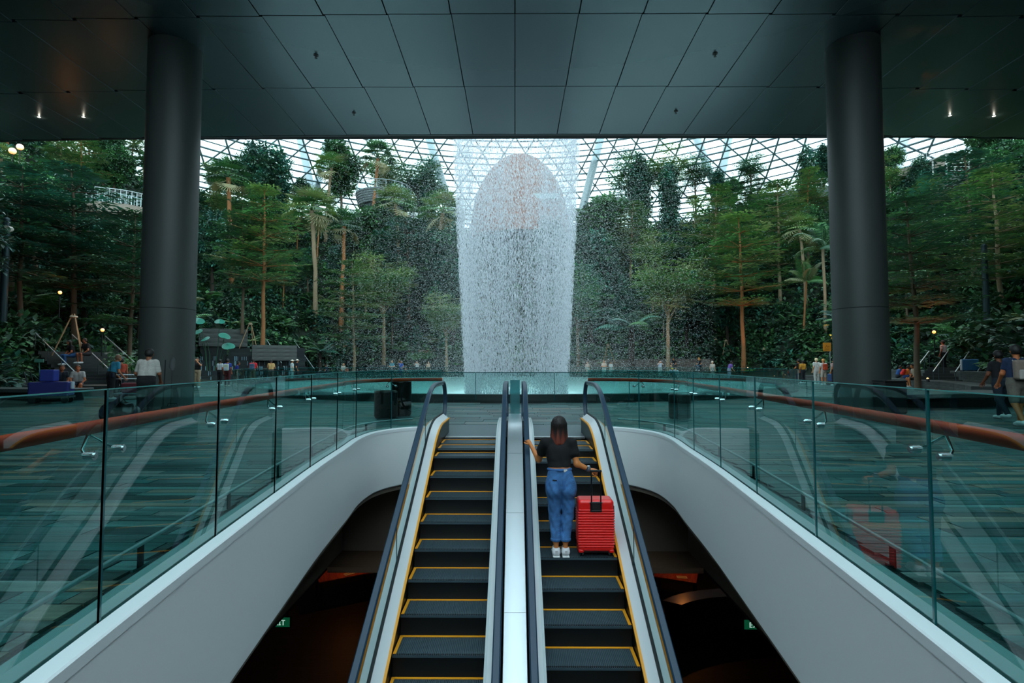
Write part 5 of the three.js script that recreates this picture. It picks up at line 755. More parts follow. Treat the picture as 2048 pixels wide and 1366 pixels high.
const folk = [
  // left of the pool
  { ...at0(293, 13), pose: 'lean', j: { lean: 0.2, el: [[0.24, 1.12, -0.08], [0.26, 1.13, -0.06]], wr: [[0.2, 1.0, -0.3], [0.22, 0.98, -0.3]] }, turn: 0.25, h: 1.76, cell: 0.016, top: '#c9c4bd', bottom: '#0d0f12', skin: '#8a5236', shoes: '#0c0c0c', hair: '#0f0c0a', sleeve: 0.75, fat: 1.12, label: 'man in a pale short sleeved shirt and black trousers leaning by the left column' },
  { ...at0(222, 20), pose: 'lean', turn: -0.5, h: 1.76, cell: 0.02, top: '#3fa3c4', bottom: '#16181c', skin: '#c0754e', hair: '#8f6a52', strap: '#1b2a3a', fat: 1.1, label: 'man in a turquoise polo shirt with a dark shoulder strap' },
  { ...at0(240, 21.5), pose: 'lean', turn: 0.5, h: 1.66, cell: 0.024, top: '#d0553a', bottom: '#25252c', skin: '#b5694a', label: 'person in red half hidden behind the man in turquoise' },
  { ...at0(157, 22.2), y: 0, pose: 'sit', turn: FACE + 0.6, h: 1.74, cell: 0.02, top: '#cdc6c4', bottom: '#2b3038', skin: '#d0734a', hair: '#4a3022', legs: 'short', label: 'man in a white shirt and glasses sitting on the left bench' },
  { ...at0(122, 22.4), y: 0, pose: 'sit', turn: FACE + 0.9, h: 1.74, cell: 0.02, top: '#15202c', bottom: '#1a1d24', skin: '#a65c3e', hair: '#4a3022', label: 'man in a dark navy shirt sitting on the left bench behind the blue cart' },
  { ...at0(145, 26.6), y: 1.32, pose: 'sit', turn: FACE - 0.5, h: 1.68, cell: 0.024, top: '#1a1416', bottom: '#2a5688', skin: '#b0603e', long: true, label: 'woman in dark top and blue jeans sitting high on the left stair' },
  { ...at0(175, 26.9), y: 1.4, pose: 'sit', turn: FACE - 0.3, h: 1.72, cell: 0.024, top: '#201618', bottom: '#2a2326', skin: '#b0603e', legs: 'short', label: 'person in a black top sitting beside the woman in jeans on the left stair' },
  { ...at0(395, 30), pose: 'photo', turn: FACE + 0.1, h: 1.72, cell: 0.022, top: '#0f1114', bottom: '#b09a7c', skin: '#d08a62', hair: '#15110f', phone: true, label: 'person in black shirt and khaki trousers taking a picture beside the left column' },
  { ...at0(440, 33), turn: -0.2, h: 1.66, cell: 0.026, top: '#c9d2d8', bottom: '#14161a', skin: '#8f553a', hair: '#14100e', label: 'person in a white shirt beside the blue shirted one' },
  { ...at0(455, 32), turn: 0.1, h: 1.68, cell: 0.026, top: '#2440a0', bottom: '#5a1f24', skin: '#a9603f', pack: '#c4cbb4', pack2: '#9fb4c0', shoes: '#e0c0b0', label: 'person in a blue shirt with a pale backpack and maroon trousers' },
  { ...at0(470, 34), pose: 'lean', turn: -1.2, h: 1.55, cell: 0.028, top: '#1b2a86', bottom: '#16181f', skin: '#8f553a', label: 'child in dark blue bending beside the cascade' },
  { ...at0(506, 34.5), pose: 'cross', turn: 0.1, h: 1.72, cell: 0.026, top: '#e0242c', bottom: '#a08d72', skin: '#8f553a', pack: '#3e5570', label: 'person in a bright red shirt with a slate backpack' },
  { ...at0(542, 36), pose: 'cross', turn: 0.2, h: 1.68, cell: 0.026, top: '#caa066', bottom: '#2f3634', skin: '#8f553a', label: 'person in a mustard shirt watching the cascade' },
  { ...at0(584, 41), turn: -0.9, h: 1.7, cell: 0.028, top: '#d2e0e2', bottom: '#b8d4d8', skin: '#d89a74', hat: '#efe6d6', hair: '#6a4630', label: 'person in white with a pale sun hat walking past the left rail' },
  { ...at0(594, 42), turn: -1.3, h: 1.74, cell: 0.028, top: '#16202e', bottom: '#1c222a', skin: '#c2764e', hat: '#e8d8c8', label: 'man in a dark shirt and pale cap beside the one in the sun hat' },
  { ...onR(655, 22.95), y: 0.12, pose: 'sit', turn: 1.6, h: 1.66, cell: 0.03, top: '#1c2a44', bottom: '#26303a', skin: '#c98055', label: 'person in navy sitting on the left seat wall' },
  { ...onR(685, 22.95), inward: true, y: 0.12, pose: 'sit', turn: FACE, h: 1.72, cell: 0.03, top: '#d6d0c6', bottom: '#39404a', skin: '#d08a62', hair: '#c9a680', label: 'person in a white shirt sitting on the left seat wall' },
  { ...onR(694, 21.9), pose: 'stand', turn: FACE, h: 1.05, cell: 0.03, top: '#b6503e', bottom: '#3a3438', skin: '#c98055', label: 'small child in red beside the white shirted sitter' },
  { ...onR(784, 20.5), pose: 'cross', turn: FACE, h: 1.72, cell: 0.03, top: '#2f8ca0', bottom: '#2a3036', skin: '#d59a74', hair: '#b58a68', label: 'person in a teal top at the pool left of the waterfall' },
  { ...onR(802, 20.8), pose: 'raise', turn: FACE, h: 1.7, cell: 0.03, top: '#1f55b4', bottom: '#1f3f80', skin: '#c98055', long: true, label: 'woman in bright blue with one arm raised' },
  { ...onR(813, 19.8), pose: 'crouch', turn: FACE, h: 1.66, cell: 0.03, top: '#8a4c48', bottom: '#c08a80', skin: '#c98055', label: 'person in dusty pink crouching by the pool' },
  { ...onR(834, 20.9), pose: 'photo', turn: FACE, h: 1.7, cell: 0.03, top: '#d4d8d8', bottom: '#3a4046', skin: '#d59a74', phone: true, label: 'person in white taking a picture near the waterfall' },
  { ...onR(857, 20.2), pose: 'stand', turn: FACE, h: 1.66, cell: 0.03, top: '#d6b49a', bottom: '#4a4440', skin: '#d59a74', label: 'person in beige beside the black monitor on the left' },
  // right of the pool
  { ...onR(1175, 20.5), turn: FACE, h: 1.62, cell: 0.03, top: '#dcc0b0', bottom: '#c9b8ac', skin: '#d59a74', hair: '#7a5238', label: 'person in pale pink right beside the waterfall' },
  { ...onR(1208, 19.8), pose: 'cross', turn: FACE, h: 1.74, cell: 0.03, top: '#e2c8b4', bottom: '#d6d0ca', skin: '#e0956a', hair: '#8a5a3c', label: 'person in cream standing right of the blue glass edge' },
  { ...onR(1222, 20.8), turn: FACE, h: 1.6, cell: 0.03, top: '#dfe0de', bottom: '#c9c4c0', skin: '#d59a74', label: 'person in white beside the one in cream' },
  { ...onR(1320, 20.8), pose: 'photo', turn: FACE, h: 1.72, cell: 0.03, top: '#c4d0de', bottom: '#c9c4c0', skin: '#e0a07c', phone: true, label: 'person in pale blue with both arms raised to take a picture' },
  { ...onR(1339, 20.0), pose: 'crouch', turn: FACE + 0.6, h: 1.66, cell: 0.03, top: '#2c9ab4', bottom: '#2a3036', skin: '#d59a74', hat: '#e6b83c', label: 'person in turquoise with a yellow hat crouching by the pool' },
  { ...onR(1353, 20.6), pose: 'crouch', turn: FACE - 0.5, h: 1.7, cell: 0.03, top: '#b4d2e0', bottom: '#5a6a78', skin: '#d59a74', label: 'person in light blue crouching beside the yellow hat' },
  { ...onR(1349, 23.96), inward: true, y: 0.72, pose: 'sit', turn: FACE, h: 1.7, cell: 0.03, top: '#1a1c22', bottom: '#4a4a52', skin: '#c98055', label: 'person in black sitting on the right seat tier behind the crouching pair' },
  { ...onR(1400, 23.96), inward: true, y: 0.72, pose: 'sit', turn: FACE, h: 1.7, cell: 0.03, top: '#14161a', bottom: '#24506a', skin: '#c98055', hair: '#c08a3c', long: true, label: 'blonde person in black sitting on the right seat tier' },
  { ...onR(1425, 19.6), turn: FACE, h: 1.62, cell: 0.03, top: '#c4b8ac', bottom: '#a8a09a', skin: '#e0a884', hair: '#c9c0b6', label: 'pale haired person looking over the pool glass on the right' },
  { ...onR(1458, 18.6), pose: 'lean', turn: -1.4, h: 1.66, cell: 0.03, top: '#6a4a9a', bottom: '#a9a4b8', skin: '#d59a74', hair: '#120e0c', long: true, label: 'dark haired woman in purple leaning at the pool glass' },
  { ...at0(1597, 38), pose: 'cross', turn: 0.5, h: 1.7, cell: 0.026, top: '#1a1514', bottom: '#12161c', skin: '#b0683c', pack: '#c98a1c', label: 'person in black with a yellow bag near the right column' },
  { ...at0(1606, 37.2), turn: 0.2, h: 1.64, cell: 0.026, top: '#d9962a', bottom: '#1a2028', skin: '#9a5a36', label: 'person in a mustard yellow top near the right column' },
  { ...at0(1633, 35), turn: 0.1, h: 1.76, cell: 0.024, top: '#dcdad6', bottom: '#d8d4ce', skin: '#d59a74', hair: '#e0c79a', fat: 1.1, label: 'blond person in white standing left in the couple by the right column' },
  { ...at0(1647, 34.4), turn: 0.0, h: 1.7, cell: 0.024, top: '#e6e0da', bottom: '#dcc8b8', skin: '#d8885c', hair: '#c98a4a', legs: 'short', pack: '#c94a24', j: {}, label: 'person in white shorts with an orange bag in the couple by the right column' },
  { ...at0(1668, 33), turn: 0.4, h: 1.68, cell: 0.026, top: '#d8a8a4', bottom: '#24262c', skin: '#c98055', label: 'person in pink half hidden behind the right column' },
  { ...onR(1833, 23.5), inward: true, y: 0.06, pose: 'sit', turn: FACE - 0.6, h: 1.72, cell: 0.024, top: '#b9a48c', bottom: '#3a3834', skin: '#d07a44', legs: 'short', label: 'person sitting cross legged behind the lit trunk on the right' },
  { ...onR(1794, 24.2), y: 0.5, pose: 'floor', turn: FACE + 1.2, h: 1.5, cell: 0.022, top: '#2a5fa8', bottom: '#232a36', skin: '#b86a40', label: 'boy in a blue shirt sitting low right of the right column' },
  { ...onR(1810, 24.2), y: 0.5, pose: 'floor', turn: FACE + 1.4, h: 1.5, cell: 0.022, top: '#e0701c', bottom: '#2f5a9a', skin: '#b86a40', pack: '#e02818', label: 'child in orange with a red backpack beside the boy in blue' },
  { ...at0(1888, 30.2), y: 1.02, turn: 0.4, h: 1.72, cell: 0.024, top: '#ddc4c4', bottom: '#14161a', skin: '#a05a3c', hair: '#100d0c', label: 'person in a white shirt climbing the right stair' },
  { ...at0(2035, 11.4), pose: 'walk', turn: -0.3, h: 1.78, cell: 0.015, top: '#1a2f52', bottom: '#6f6a60', skin: '#b8683c', legs: 'short', pack: '#8f7f72', pack2: '#a8a09a', hair: '#14100e', shoes: '#cfcfcf', fat: 1.1, label: 'man in grey shorts walking away with a beige backpack at the right edge' },
  { ...at0(2000, 13.0), pose: 'walk', turn: -0.1, h: 1.7, cell: 0.016, top: '#14181f', bottom: '#1a2a38', skin: '#7a452c', hair: '#100d0c', shoes: '#d8dcdc', label: 'person in black top and dark jeans walking ahead of the backpack man' },
];
for (const f of folk) { if (f.inward) f.turn = Math.atan2(-(C.x - f.x), -(C.z + f.d)); person(f); }   // inward: facing the pool
// ---------------------------------------------------------------- the woman on the right escalator
{
  const T = at(1121, 1100, 6.86), t = thing('person', 'woman in a black cropped top and blue jeans standing on the right escalator', 'person', [T.x, -1.109, -6.86]);
  const L = (px, py, d) => at(px, py, d).sub(t.position), m = (v, x = 0, y = 0, z = 0) => v.clone().add(V(x, y, z));
  const headC = L(1118, 853, 7.1), neckB = L(1117, 882, 7.08), shL = L(1090, 886, 7.05), shR = L(1143, 886, 7.05), elL = L(1077, 919, 7.22), wrL = L(1061, 889, 7.44), elR = L(1154, 928, 6.98), wrR = L(1181, 940, 6.98);
  const chest = L(1117, 905, 7.04), waist = L(1119, 935, 6.98), pel = L(1121, 965, 6.95), hipL = L(1108, 975, 6.94), hipR = L(1136, 975, 6.94), knL = L(1110, 1035, 6.93), knR = L(1135, 1035, 6.93), anL = V(L(1112, 1092, 6.84).x, 0.1, 0.02), anR = V(L(1131, 1092, 6.84).x, 0.1, 0.02);
  const torso = [seg(m(waist, -0.05), m(chest, -0.06), 0.085, 0.1), seg(m(waist, 0.05), m(chest, 0.06), 0.085, 0.1), seg(m(chest, -0.05, 0.02), m(shL, 0.03, -0.01), 0.085, 0.05), seg(m(chest, 0.05, 0.02), m(shR, -0.03, -0.01), 0.085, 0.05), seg(shL, m(neckB, -0.03), 0.047, 0.05), seg(shR, m(neckB, 0.03), 0.047, 0.05)];
  const hips = [seg(m(waist, -0.045), m(pel, -0.07), 0.088, 0.112), seg(m(waist, 0.045), m(pel, 0.07), 0.088, 0.112), seg(m(pel, -0.07), m(hipL, 0, -0.03, 0.035), 0.108, 0.1), seg(m(pel, 0.07), m(hipR, 0, -0.03, 0.035), 0.108, 0.1)];
  const legU = [seg(hipL, knL, 0.094, 0.06), seg(hipR, knR, 0.094, 0.06)], legL = [seg(knL, m(anL, 0, 0.1), 0.055, 0.042), seg(knR, m(anR, 0, 0.1), 0.055, 0.042)], ank = [seg(m(anL, 0, 0.14), anL, 0.036, 0.034), seg(m(anR, 0, 0.14), anR, 0.036, 0.034)];
  const armU = [seg(shL, elL, 0.05, 0.041), seg(shR, elR, 0.05, 0.041)], armL = [seg(elL, wrL, 0.042, 0.026), seg(elR, wrR, 0.042, 0.026)], foot = [anL, anR].map((a) => seg(m(a, 0, -0.05, 0.02), m(a, 0, -0.055, -0.15), 0.042, 0.036));
  const head = [seg(m(neckB, 0, -0.02), m(headC, 0, -0.06, 0.01), 0.056, 0.05), seg(m(headC, 0, 0.0, 0.0), m(headC, 0, 0.04, 0), 0.085, 0.088), seg(m(headC, 0, -0.07, -0.05), m(headC, 0, -0.04, -0.03), 0.045, 0.06), seg(m(headC, 0, -0.01, -0.09), m(headC, 0, -0.035, -0.112), 0.01, 0.014), seg(m(headC, 0.09, -0.01, 0), m(headC, 0.088, -0.03, 0), 0.017, 0.011), seg(m(headC, -0.09, -0.01, 0), m(headC, -0.088, -0.03, 0), 0.017, 0.011)];
  const body = blob([...torso, ...hips, ...legU, ...legL, ...ank, ...armU, ...armL, ...foot, ...head], 0.013, 0.03);
  hand(body, wrL, L(1053, 878, 7.53).sub(wrL), V(0.15, 1, 0.3), 1, 1.0, 0.5); hand(body, wrR, L(1196, 944, 6.96).sub(wrR), V(0, 0.6, 0.8), -1, 1.0, 0.85);
  const skin = S('#c9793f', 0.5); put('body', body, skin, t);
  const denim = tex(256, 256, (u, v, x, y) => { const k = 0.8 + 0.25 * n2(u, v) + ((x + y) % 4 < 2 ? 0.06 : -0.06); return [62 * k, 112 * k, 168 * k]; });
  // shirt: cropped, short sleeves, soft folds
  const shirtL = [...torso, ...armU.map((a) => seg(a.a, a.a.clone().lerp(a.b, 0.5), a.ra + 0.012, a.rb + 0.02))], sf = field(shirtL, 0.03, 0.012), hem = waist.y + 0.012; const [lo, hi] = bounds(shirtL, 0.05);
  put('crop_top', nets((x, y, z) => Math.max(sf(x, y, z) + 0.004 * Math.sin(y * 38 + x * 22) * Math.sin(x * 30 - y * 9), hem - y), lo, hi, 0.011), S('#06070a', 0.9), t);
  const side = (i) => [hips[i], hips[i + 2], seg(legU[i].a, legU[i].b, legU[i].ra, 0.066), seg(i ? knR : knL, m(i ? anR : anL, 0, 0.12, 0), 0.066, 0.052)], jl = [...side(0), ...side(1)], j0 = field(side(0), 0.03, 0.011), j1 = field(side(1), 0.03, 0.011), jf = (x, y, z) => { const a = j0(x, y, z), b = j1(x, y, z), k = 0.004 + 0.02 * smooth(pel.y - 0.1, pel.y + 0.02, y), h = clamp(0.5 + 0.5 * (a - b) / k, 0, 1); return a + (b - a) * h - k * h * (1 - h); }, [jlo, jhi] = bounds(jl, 0.05);
  const jeans = put('jeans', nets((x, y, z) => Math.max(jf(x, y, z) + 0.006 * Math.sin(y * 31 + x * 40) * Math.sin(x * 24 + z * 20 + y * 11) * smooth(1.1, 0.8, y), y - waist.y - 0.005, anL.y + 0.1 - y), jlo, jhi, 0.0115), S('#ffffff', 0.85, 0, { map: denim }), t);
  put('waistband', gb().add(new THREE.TorusGeometry(1, 0.13, 6, 40).rotateX(Math.PI / 2), new THREE.Matrix4().compose(m(waist, 0, -0.02, 0), new THREE.Quaternion(), V(0.149, 0.15, 0.106))), S('#e8f0fa', 0.85, 0, { map: denim }), jeans);
  for (const q of [-1, 1]) { const p = m(pel, 0.07 * q, -0.01, 0.118); put('back_pocket', new RoundedBoxGeometry(0.105, 0.12, 0.012, 2, 0.005).rotateX(-0.12).rotateY(q * 0.32).translate(p.x, p.y, p.z), S('#f0f4ff', 0.85, 0, { map: denim }), jeans); }
  put('leather_patch', new RoundedBoxGeometry(0.05, 0.035, 0.006, 1, 0.002).rotateY(0.4).translate(...m(waist, 0.07, -0.022, 0.108).toArray()), S('#e8e4dc', 0.7), jeans);
  put('pocket_flap', new RoundedBoxGeometry(0.06, 0.014, 0.006, 1, 0.002).rotateY(-0.35).translate(...m(pel, -0.085, 0.055, 0.122).toArray()), S('#14181f', 0.8), jeans);
  for (const [a, q] of [[anL, -1], [anR, 1]]) put('cuff', gb().add(new THREE.TorusGeometry(0.058, 0.014, 8, 28).scale(1, 1, 1.6).rotateX(Math.PI / 2), new THREE.Matrix4().setPosition(a.x, a.y + 0.115, a.z)), S('#ffffff', 0.85, 0, { map: denim }), jeans);
  for (const a of [anL, anR]) { // white sneakers
    const sh = put('sneaker', blob([seg(m(a, 0, -0.045, 0.03), m(a, 0, -0.058, -0.16), 0.043, 0.036), seg(m(a, 0, -0.03, 0.025), m(a, 0, 0.0, 0.02), 0.04, 0.041)], 0.009, 0.03, 0.008, (x, y, z) => Math.max(y - a.y - 0.012, a.y - 0.098 - y)), S('#e4e2e4', 0.6), t);
    put('sole', new RoundedBoxGeometry(0.092, 0.022, 0.29, 3, 0.01).translate(a.x, 0.011, a.z - 0.065), S('#f4f2f2', 0.6), sh); put('heel_tab', new RoundedBoxGeometry(0.034, 0.05, 0.008, 2, 0.003).translate(a.x, a.y - 0.03, a.z + 0.083), S('#cfc6c8', 0.7), sh); put('laces', gb().tube([m(a, -0.02, -0.005, -0.05), m(a, 0.02, -0.012, -0.065), m(a, -0.02, -0.02, -0.08), m(a, 0.02, -0.028, -0.095)], 0.004, 4), S('#f4f2f2', 0.7), sh);
  }
  // hair: straight, to the shoulders, dark above and reddish brown towards the tips
  const hl = [seg(m(headC, 0, 0.03, 0.012), m(headC, 0, 0.05, 0.005), 0.098, 0.098)]; for (let k = 0; k < 9; k++) { const a = (k - 4) / 4 * 1.75, x = Math.sin(a), z = Math.cos(a); hl.push(seg(m(headC, x * 0.055, 0.03, z * 0.05), m(headC, x * 0.095, -0.21 - 0.015 * (k % 2), z * 0.075 + 0.012), 0.05, 0.03)); }
  const hf = field(hl, 0.02, 0), [hlo, hhi] = bounds(hl, 0.04), hg = nets((x, y, z) => { const dx = x - headC.x, dy = y - headC.y + 0.05, dz = z - headC.z + 0.115; return Math.max(hf(x, y, z) + 0.0035 * Math.sin(Math.atan2(dx, z - headC.z) * 34 + y * 6), 0.105 - Math.sqrt(dx * dx * 0.7 + dy * dy * 0.4 + dz * dz)); }, hlo, hhi, 0.009).geo();
  { const P = hg.attributes.position, col = new Float32Array(P.count * 3), c0 = new THREE.Color('#170d0c'), c1 = new THREE.Color('#7a3526'), c = new THREE.Color(); for (let k = 0; k < P.count; k++) { const w = smooth(headC.y - 0.02, headC.y - 0.2, P.getY(k) + 0.05 * Math.sin(P.getX(k) * 90)); c.copy(c0).lerp(c1, w); c.toArray(col, k * 3); } hg.setAttribute('color', new THREE.BufferAttribute(col, 3)); }
  put('hair', hg, S('#ffffff', 0.55, 0, { vertexColors: true }), t);
  const e = gb(); for (const q of [-1, 1]) e.add(new THREE.SphereGeometry(0.011, 8, 6), new THREE.Matrix4().setPosition(m(headC, 0.032 * q, 0.0, -0.08))); put('eyes', e, S('#1a1512', 0.3), t); put('mouth', gb().tube([m(headC, -0.022, -0.065, -0.092), m(headC, 0, -0.066, -0.098), m(headC, 0.022, -0.065, -0.092)], 0.006, 5), S('#9a4a40', 0.5), t);
  const wd = wrR.clone().sub(elR).normalize(), wq = new THREE.Quaternion().setFromUnitVectors(V(0, 0, 1), wd), wp = m(wrR).addScaledVector(wd, -0.03), watch = put('wristwatch', gb().add(new THREE.TorusGeometry(0.031, 0.009, 8, 24).scale(1, 1, 2.2), new THREE.Matrix4().compose(wp, wq, V(1, 1, 1))), S('#4d5560', 0.5), t);
  put('watch_face', gb().tube([m(wp, 0, 0.03, 0.008), m(wp, 0, 0.044, 0.01)], 0.02, 14), S('#9fb0bd', 0.2, 0.6), watch); put('hair_tie', gb().add(new THREE.TorusGeometry(0.03, 0.007, 6, 20), new THREE.Matrix4().compose(m(wrR).addScaledVector(wd, -0.055), wq, V(1, 1, 1))), S('#2c3844', 0.7), t);
}
// ---------------------------------------------------------------- red suitcase
{
  const a = at(1157, 1100, 6.8), b = at(1229, 1100, 6.8), w = b.x - a.x, cx = (a.x + b.x) / 2, h = 0.665, dp = 0.27, z = -6.93, y0 = -1.109 + 0.06, t = thing('suitcase', 'bright red ribbed hard shell suitcase with black telescopic handle', 'suitcase', [cx, -1.109, z]), mRed = S('#f0120a', 0.35, 0, { clearcoat: 0.4, clearcoatRoughness: 0.3 });
  // shell: rounded box with raised horizontal ribs
  const sh = gb(), n = 15, core = new RoundedBoxGeometry(w, h, dp, 5, 0.045).translate(0, 0.06 + h / 2, 0); sh.add(core); put('shell', sh, mRed, t);
  for (let k = 0; k < n; k++) { const y = 0.06 + 0.07 + k * (h - 0.2) / (n - 1); put('rib', new RoundedBoxGeometry(w + 0.012 - (k === 0 || k === n - 1 ? 0.02 : 0), 0.019, dp + 0.014, 2, 0.008).translate(0, y, 0), mRed, t); }
  put('zip_seam', gb().box(0, 0.06 + h / 2, -0.01, w + 0.006, h - 0.09, 0.012), S('#5a0806', 0.7), t);
  put('handle_recess', new RoundedBoxGeometry(0.15, 0.13, 0.012, 2, 0.005).translate(-0.005, 0.06 + h - 0.085, dp / 2 + 0.004), S('#16090a', 0.6), t);
  const tele = put('telescopic_handle', gb().tube([V(-0.062, 0.06 + h - 0.12, dp / 2 + 0.012), V(-0.062, 1.09, dp / 2 + 0.0)], 0.009, 8).tube([V(0.058, 0.06 + h - 0.12, dp / 2 + 0.012), V(0.058, 1.09, dp / 2 + 0.0)], 0.009, 8), S('#0d0f12', 0.35, 0.4), t);
  put('grip', new RoundedBoxGeometry(0.15, 0.028, 0.032, 3, 0.01).translate(-0.002, 1.1, dp / 2), S('#0b0b0d', 0.6), tele); put('cross_bar', gb().tube([V(-0.062, 0.06 + h - 0.13, dp / 2 + 0.014), V(0.058, 0.06 + h - 0.13, dp / 2 + 0.014)], 0.008, 6).tube([V(-0.085, 0.06 + h - 0.03, dp / 2 + 0.012), V(0.08, 0.06 + h - 0.03, dp / 2 + 0.012)], 0.007, 6), S('#0d0f12', 0.4), tele);
  put('side_handle', new RoundedBoxGeometry(0.022, 0.16, 0.035, 2, 0.008).translate(w / 2 + 0.014, 0.06 + h * 0.72, 0), S('#121214', 0.6), t);
  for (const q of [-1, 1]) put('corner_guard', new RoundedBoxGeometry(0.07, 0.05, dp + 0.004, 2, 0.02).translate(q * (w / 2 - 0.036), 0.072, 0), mRed, t);
  for (const x of [-1, 1]) for (const q of [-1, 1]) { const wh = put('wheel', gb().add(new THREE.CylinderGeometry(0.025, 0.025, 0.02, 18).rotateZ(Math.PI / 2), new THREE.Matrix4().setPosition(x * (w / 2 - 0.06), 0.025, q * (dp / 2 - 0.045))), S('#17181a', 0.5), t); put('fork', gb().box(x * (w / 2 - 0.06), 0.045, q * (dp / 2 - 0.045), 0.032, 0.036, 0.03), S('#0d0d0e', 0.5), wh); }
  put('base_plate', gb().box(0, 0.062, 0, w * 0.9, 0.012, dp * 0.9), S('#140808', 0.6), t);
}
// ---------------------------------------------------------------- small things on the plaza
{
  const D = 18.3, t = thing('cleaning_cart', 'blue cleaning cart with a bin on small wheels at the left', 'cart', [X(105, D), 0, -D], 0.35), blue = S('#141f6a', 0.5);
  put('tub', new RoundedBoxGeometry(1.15, 0.5, 0.55, 3, 0.05).translate(0, 0.5, 0), blue, t); put('upper_bin', new RoundedBoxGeometry(0.42, 0.42, 0.42, 3, 0.04).translate(-0.08, 0.97, 0), S('#1c2f8c', 0.5), t); put('frame', gb().box(0, 0.22, 0, 1.2, 0.06, 0.5), S('#10141a', 0.5), t); put('push_handle', gb().tube([V(-0.58, 0.6, -0.2), V(-0.72, 1.1, -0.2), V(-0.72, 1.1, 0.2), V(-0.58, 0.6, 0.2)], 0.02, 6), S('#20282c', 0.5), t);
  for (const x of [-0.46, 0.46]) for (const z of [-0.2, 0.2]) put('wheel', gb().add(new THREE.CylinderGeometry(0.11, 0.11, 0.05, 18).rotateX(Math.PI / 2), new THREE.Matrix4().setPosition(x, 0.11, z)), mBlack, t); put('cloth', new RoundedBoxGeometry(0.06, 0.26, 0.2, 2, 0.02).translate(0.6, 0.62, 0), S('#a9b9c4', 0.9), t); put('broom', gb().tube([V(-0.4, 0.4, -0.2), V(-0.5, 1.45, -0.26)], 0.016, 5).box(-0.5, 1.5, -0.26, 0.26, 0.12, 0.06), S('#3f7a68', 0.7), t);
  const tr = thing('luggage_trolley', 'steel luggage trolley beside the man in turquoise', 'trolley', [X(262, 20.5), 0, -20.5], 0.3), st = S('#a9b4ba', 0.3, 0.9);
  put('platform', gb().box(0, 0.22, 0, 0.9, 0.04, 0.6), st, tr); put('basket', gb().tube([V(-0.4, 0.95, -0.25), V(0.4, 0.95, -0.25), V(0.4, 0.95, 0.25), V(-0.4, 0.95, 0.25), V(-0.4, 0.95, -0.25)], 0.015, 5).tube([V(-0.4, 0.8, -0.25), V(0.4, 0.8, -0.25), V(0.4, 0.8, 0.25), V(-0.4, 0.8, 0.25)], 0.012, 5), st, tr); for (const x of [-0.4, 0.4]) put('upright', gb().tube([V(x, 0.22, -0.27), V(x, 0.97, -0.25)], 0.016, 6), st, tr); for (const x of [-0.36, 0.36]) for (const z of [-0.22, 0.22]) put('wheel', gb().add(new THREE.CylinderGeometry(0.09, 0.09, 0.04, 16).rotateX(Math.PI / 2), new THREE.Matrix4().setPosition(x, 0.1, z)), mBlack, tr);
  const bg = thing('travel_bag', 'dark red bag lying on the luggage trolley', 'bag', [X(264, 20.5), 0.24, -20.5], 0.3); put('body', new RoundedBoxGeometry(0.6, 0.4, 0.42, 3, 0.08).translate(0, 0.2, 0), S('#6a1d2c', 0.7), bg); put('strap', gb().tube([V(-0.15, 0.39, 0), V(-0.1, 0.5, 0), V(0.1, 0.5, 0), V(0.15, 0.39, 0)], 0.015, 5), mBlack, bg);
  // dark sack on the floor by the man at the column
  const sk = thing('refuse_sack', 'black refuse sack slumped on the floor behind the left glass', 'sack', [X(240, 12.2), 0, -12.2]), sl = [seg(V(-0.15, 0.24, 0), V(0.22, 0.22, 0), 0.26, 0.24), seg(V(0, 0.3, 0), V(0.03, 0.62, 0), 0.22, 0.05)]; const ff = field(sl, 0.08), [a, b] = bounds(sl, 0.12); put('sack_body', nets((x, y, z) => Math.max(ff(x, y, z) + 0.018 * Math.sin(x * 21 + y * 9) * Math.sin(y * 17 + z * 23), 0.005 - y), a, b, 0.025), S('#0c0e0f', 0.35), sk); put('tied_neck', new THREE.TorusGeometry(0.05, 0.012, 6, 14).rotateX(Math.PI / 2).translate(0.03, 0.62, 0), S('#1a1d1e', 0.5), sk);
  // broom, dustpan and caddy at the left column
  const br = thing('mop', 'upright mop leaning on the left column', 'mop', [X(346, 14.8), 0, -14.75]); put('pole', gb().tube([V(0, 0.1, 0), V(-0.02, 1.28, -0.05)], 0.014, 6), S('#2c2a28', 0.6), br); put('mop_head', gb().tube([V(-0.02, 1.2, -0.05), V(-0.03, 1.3, -0.05), V(-0.02, 1.5, -0.06), V(0, 1.56, -0.06)], [0.03, 0.075, 0.06, 0.02], 8), S('#54585a', 0.95), br);
  const br2 = thing('broom', 'dark broom pole standing left of the mop at the left column', 'broom', [X(328, 14.7), 0, -14.7]); put('pole', gb().tube([V(0, 0.05, 0), V(0, 1.5, -0.05)], 0.017, 6), S('#14181a', 0.6), br2); put('brush', gb().box(0, 0.05, 0, 0.3, 0.1, 0.08), mBlack, br2);
  const cd = thing('floor_caddy', 'low black caddy at the foot of the left column', 'caddy', [X(352, 14.6), 0, -14.5]); put('tray', new RoundedBoxGeometry(0.48, 0.2, 0.3, 2, 0.03).translate(0, 0.1, 0), mBlack, cd); put('grip', gb().tube([V(-0.15, 0.19, 0), V(-0.12, 0.28, 0), V(0.12, 0.28, 0), V(0.15, 0.19, 0)], 0.012, 5), mBlack, cd);
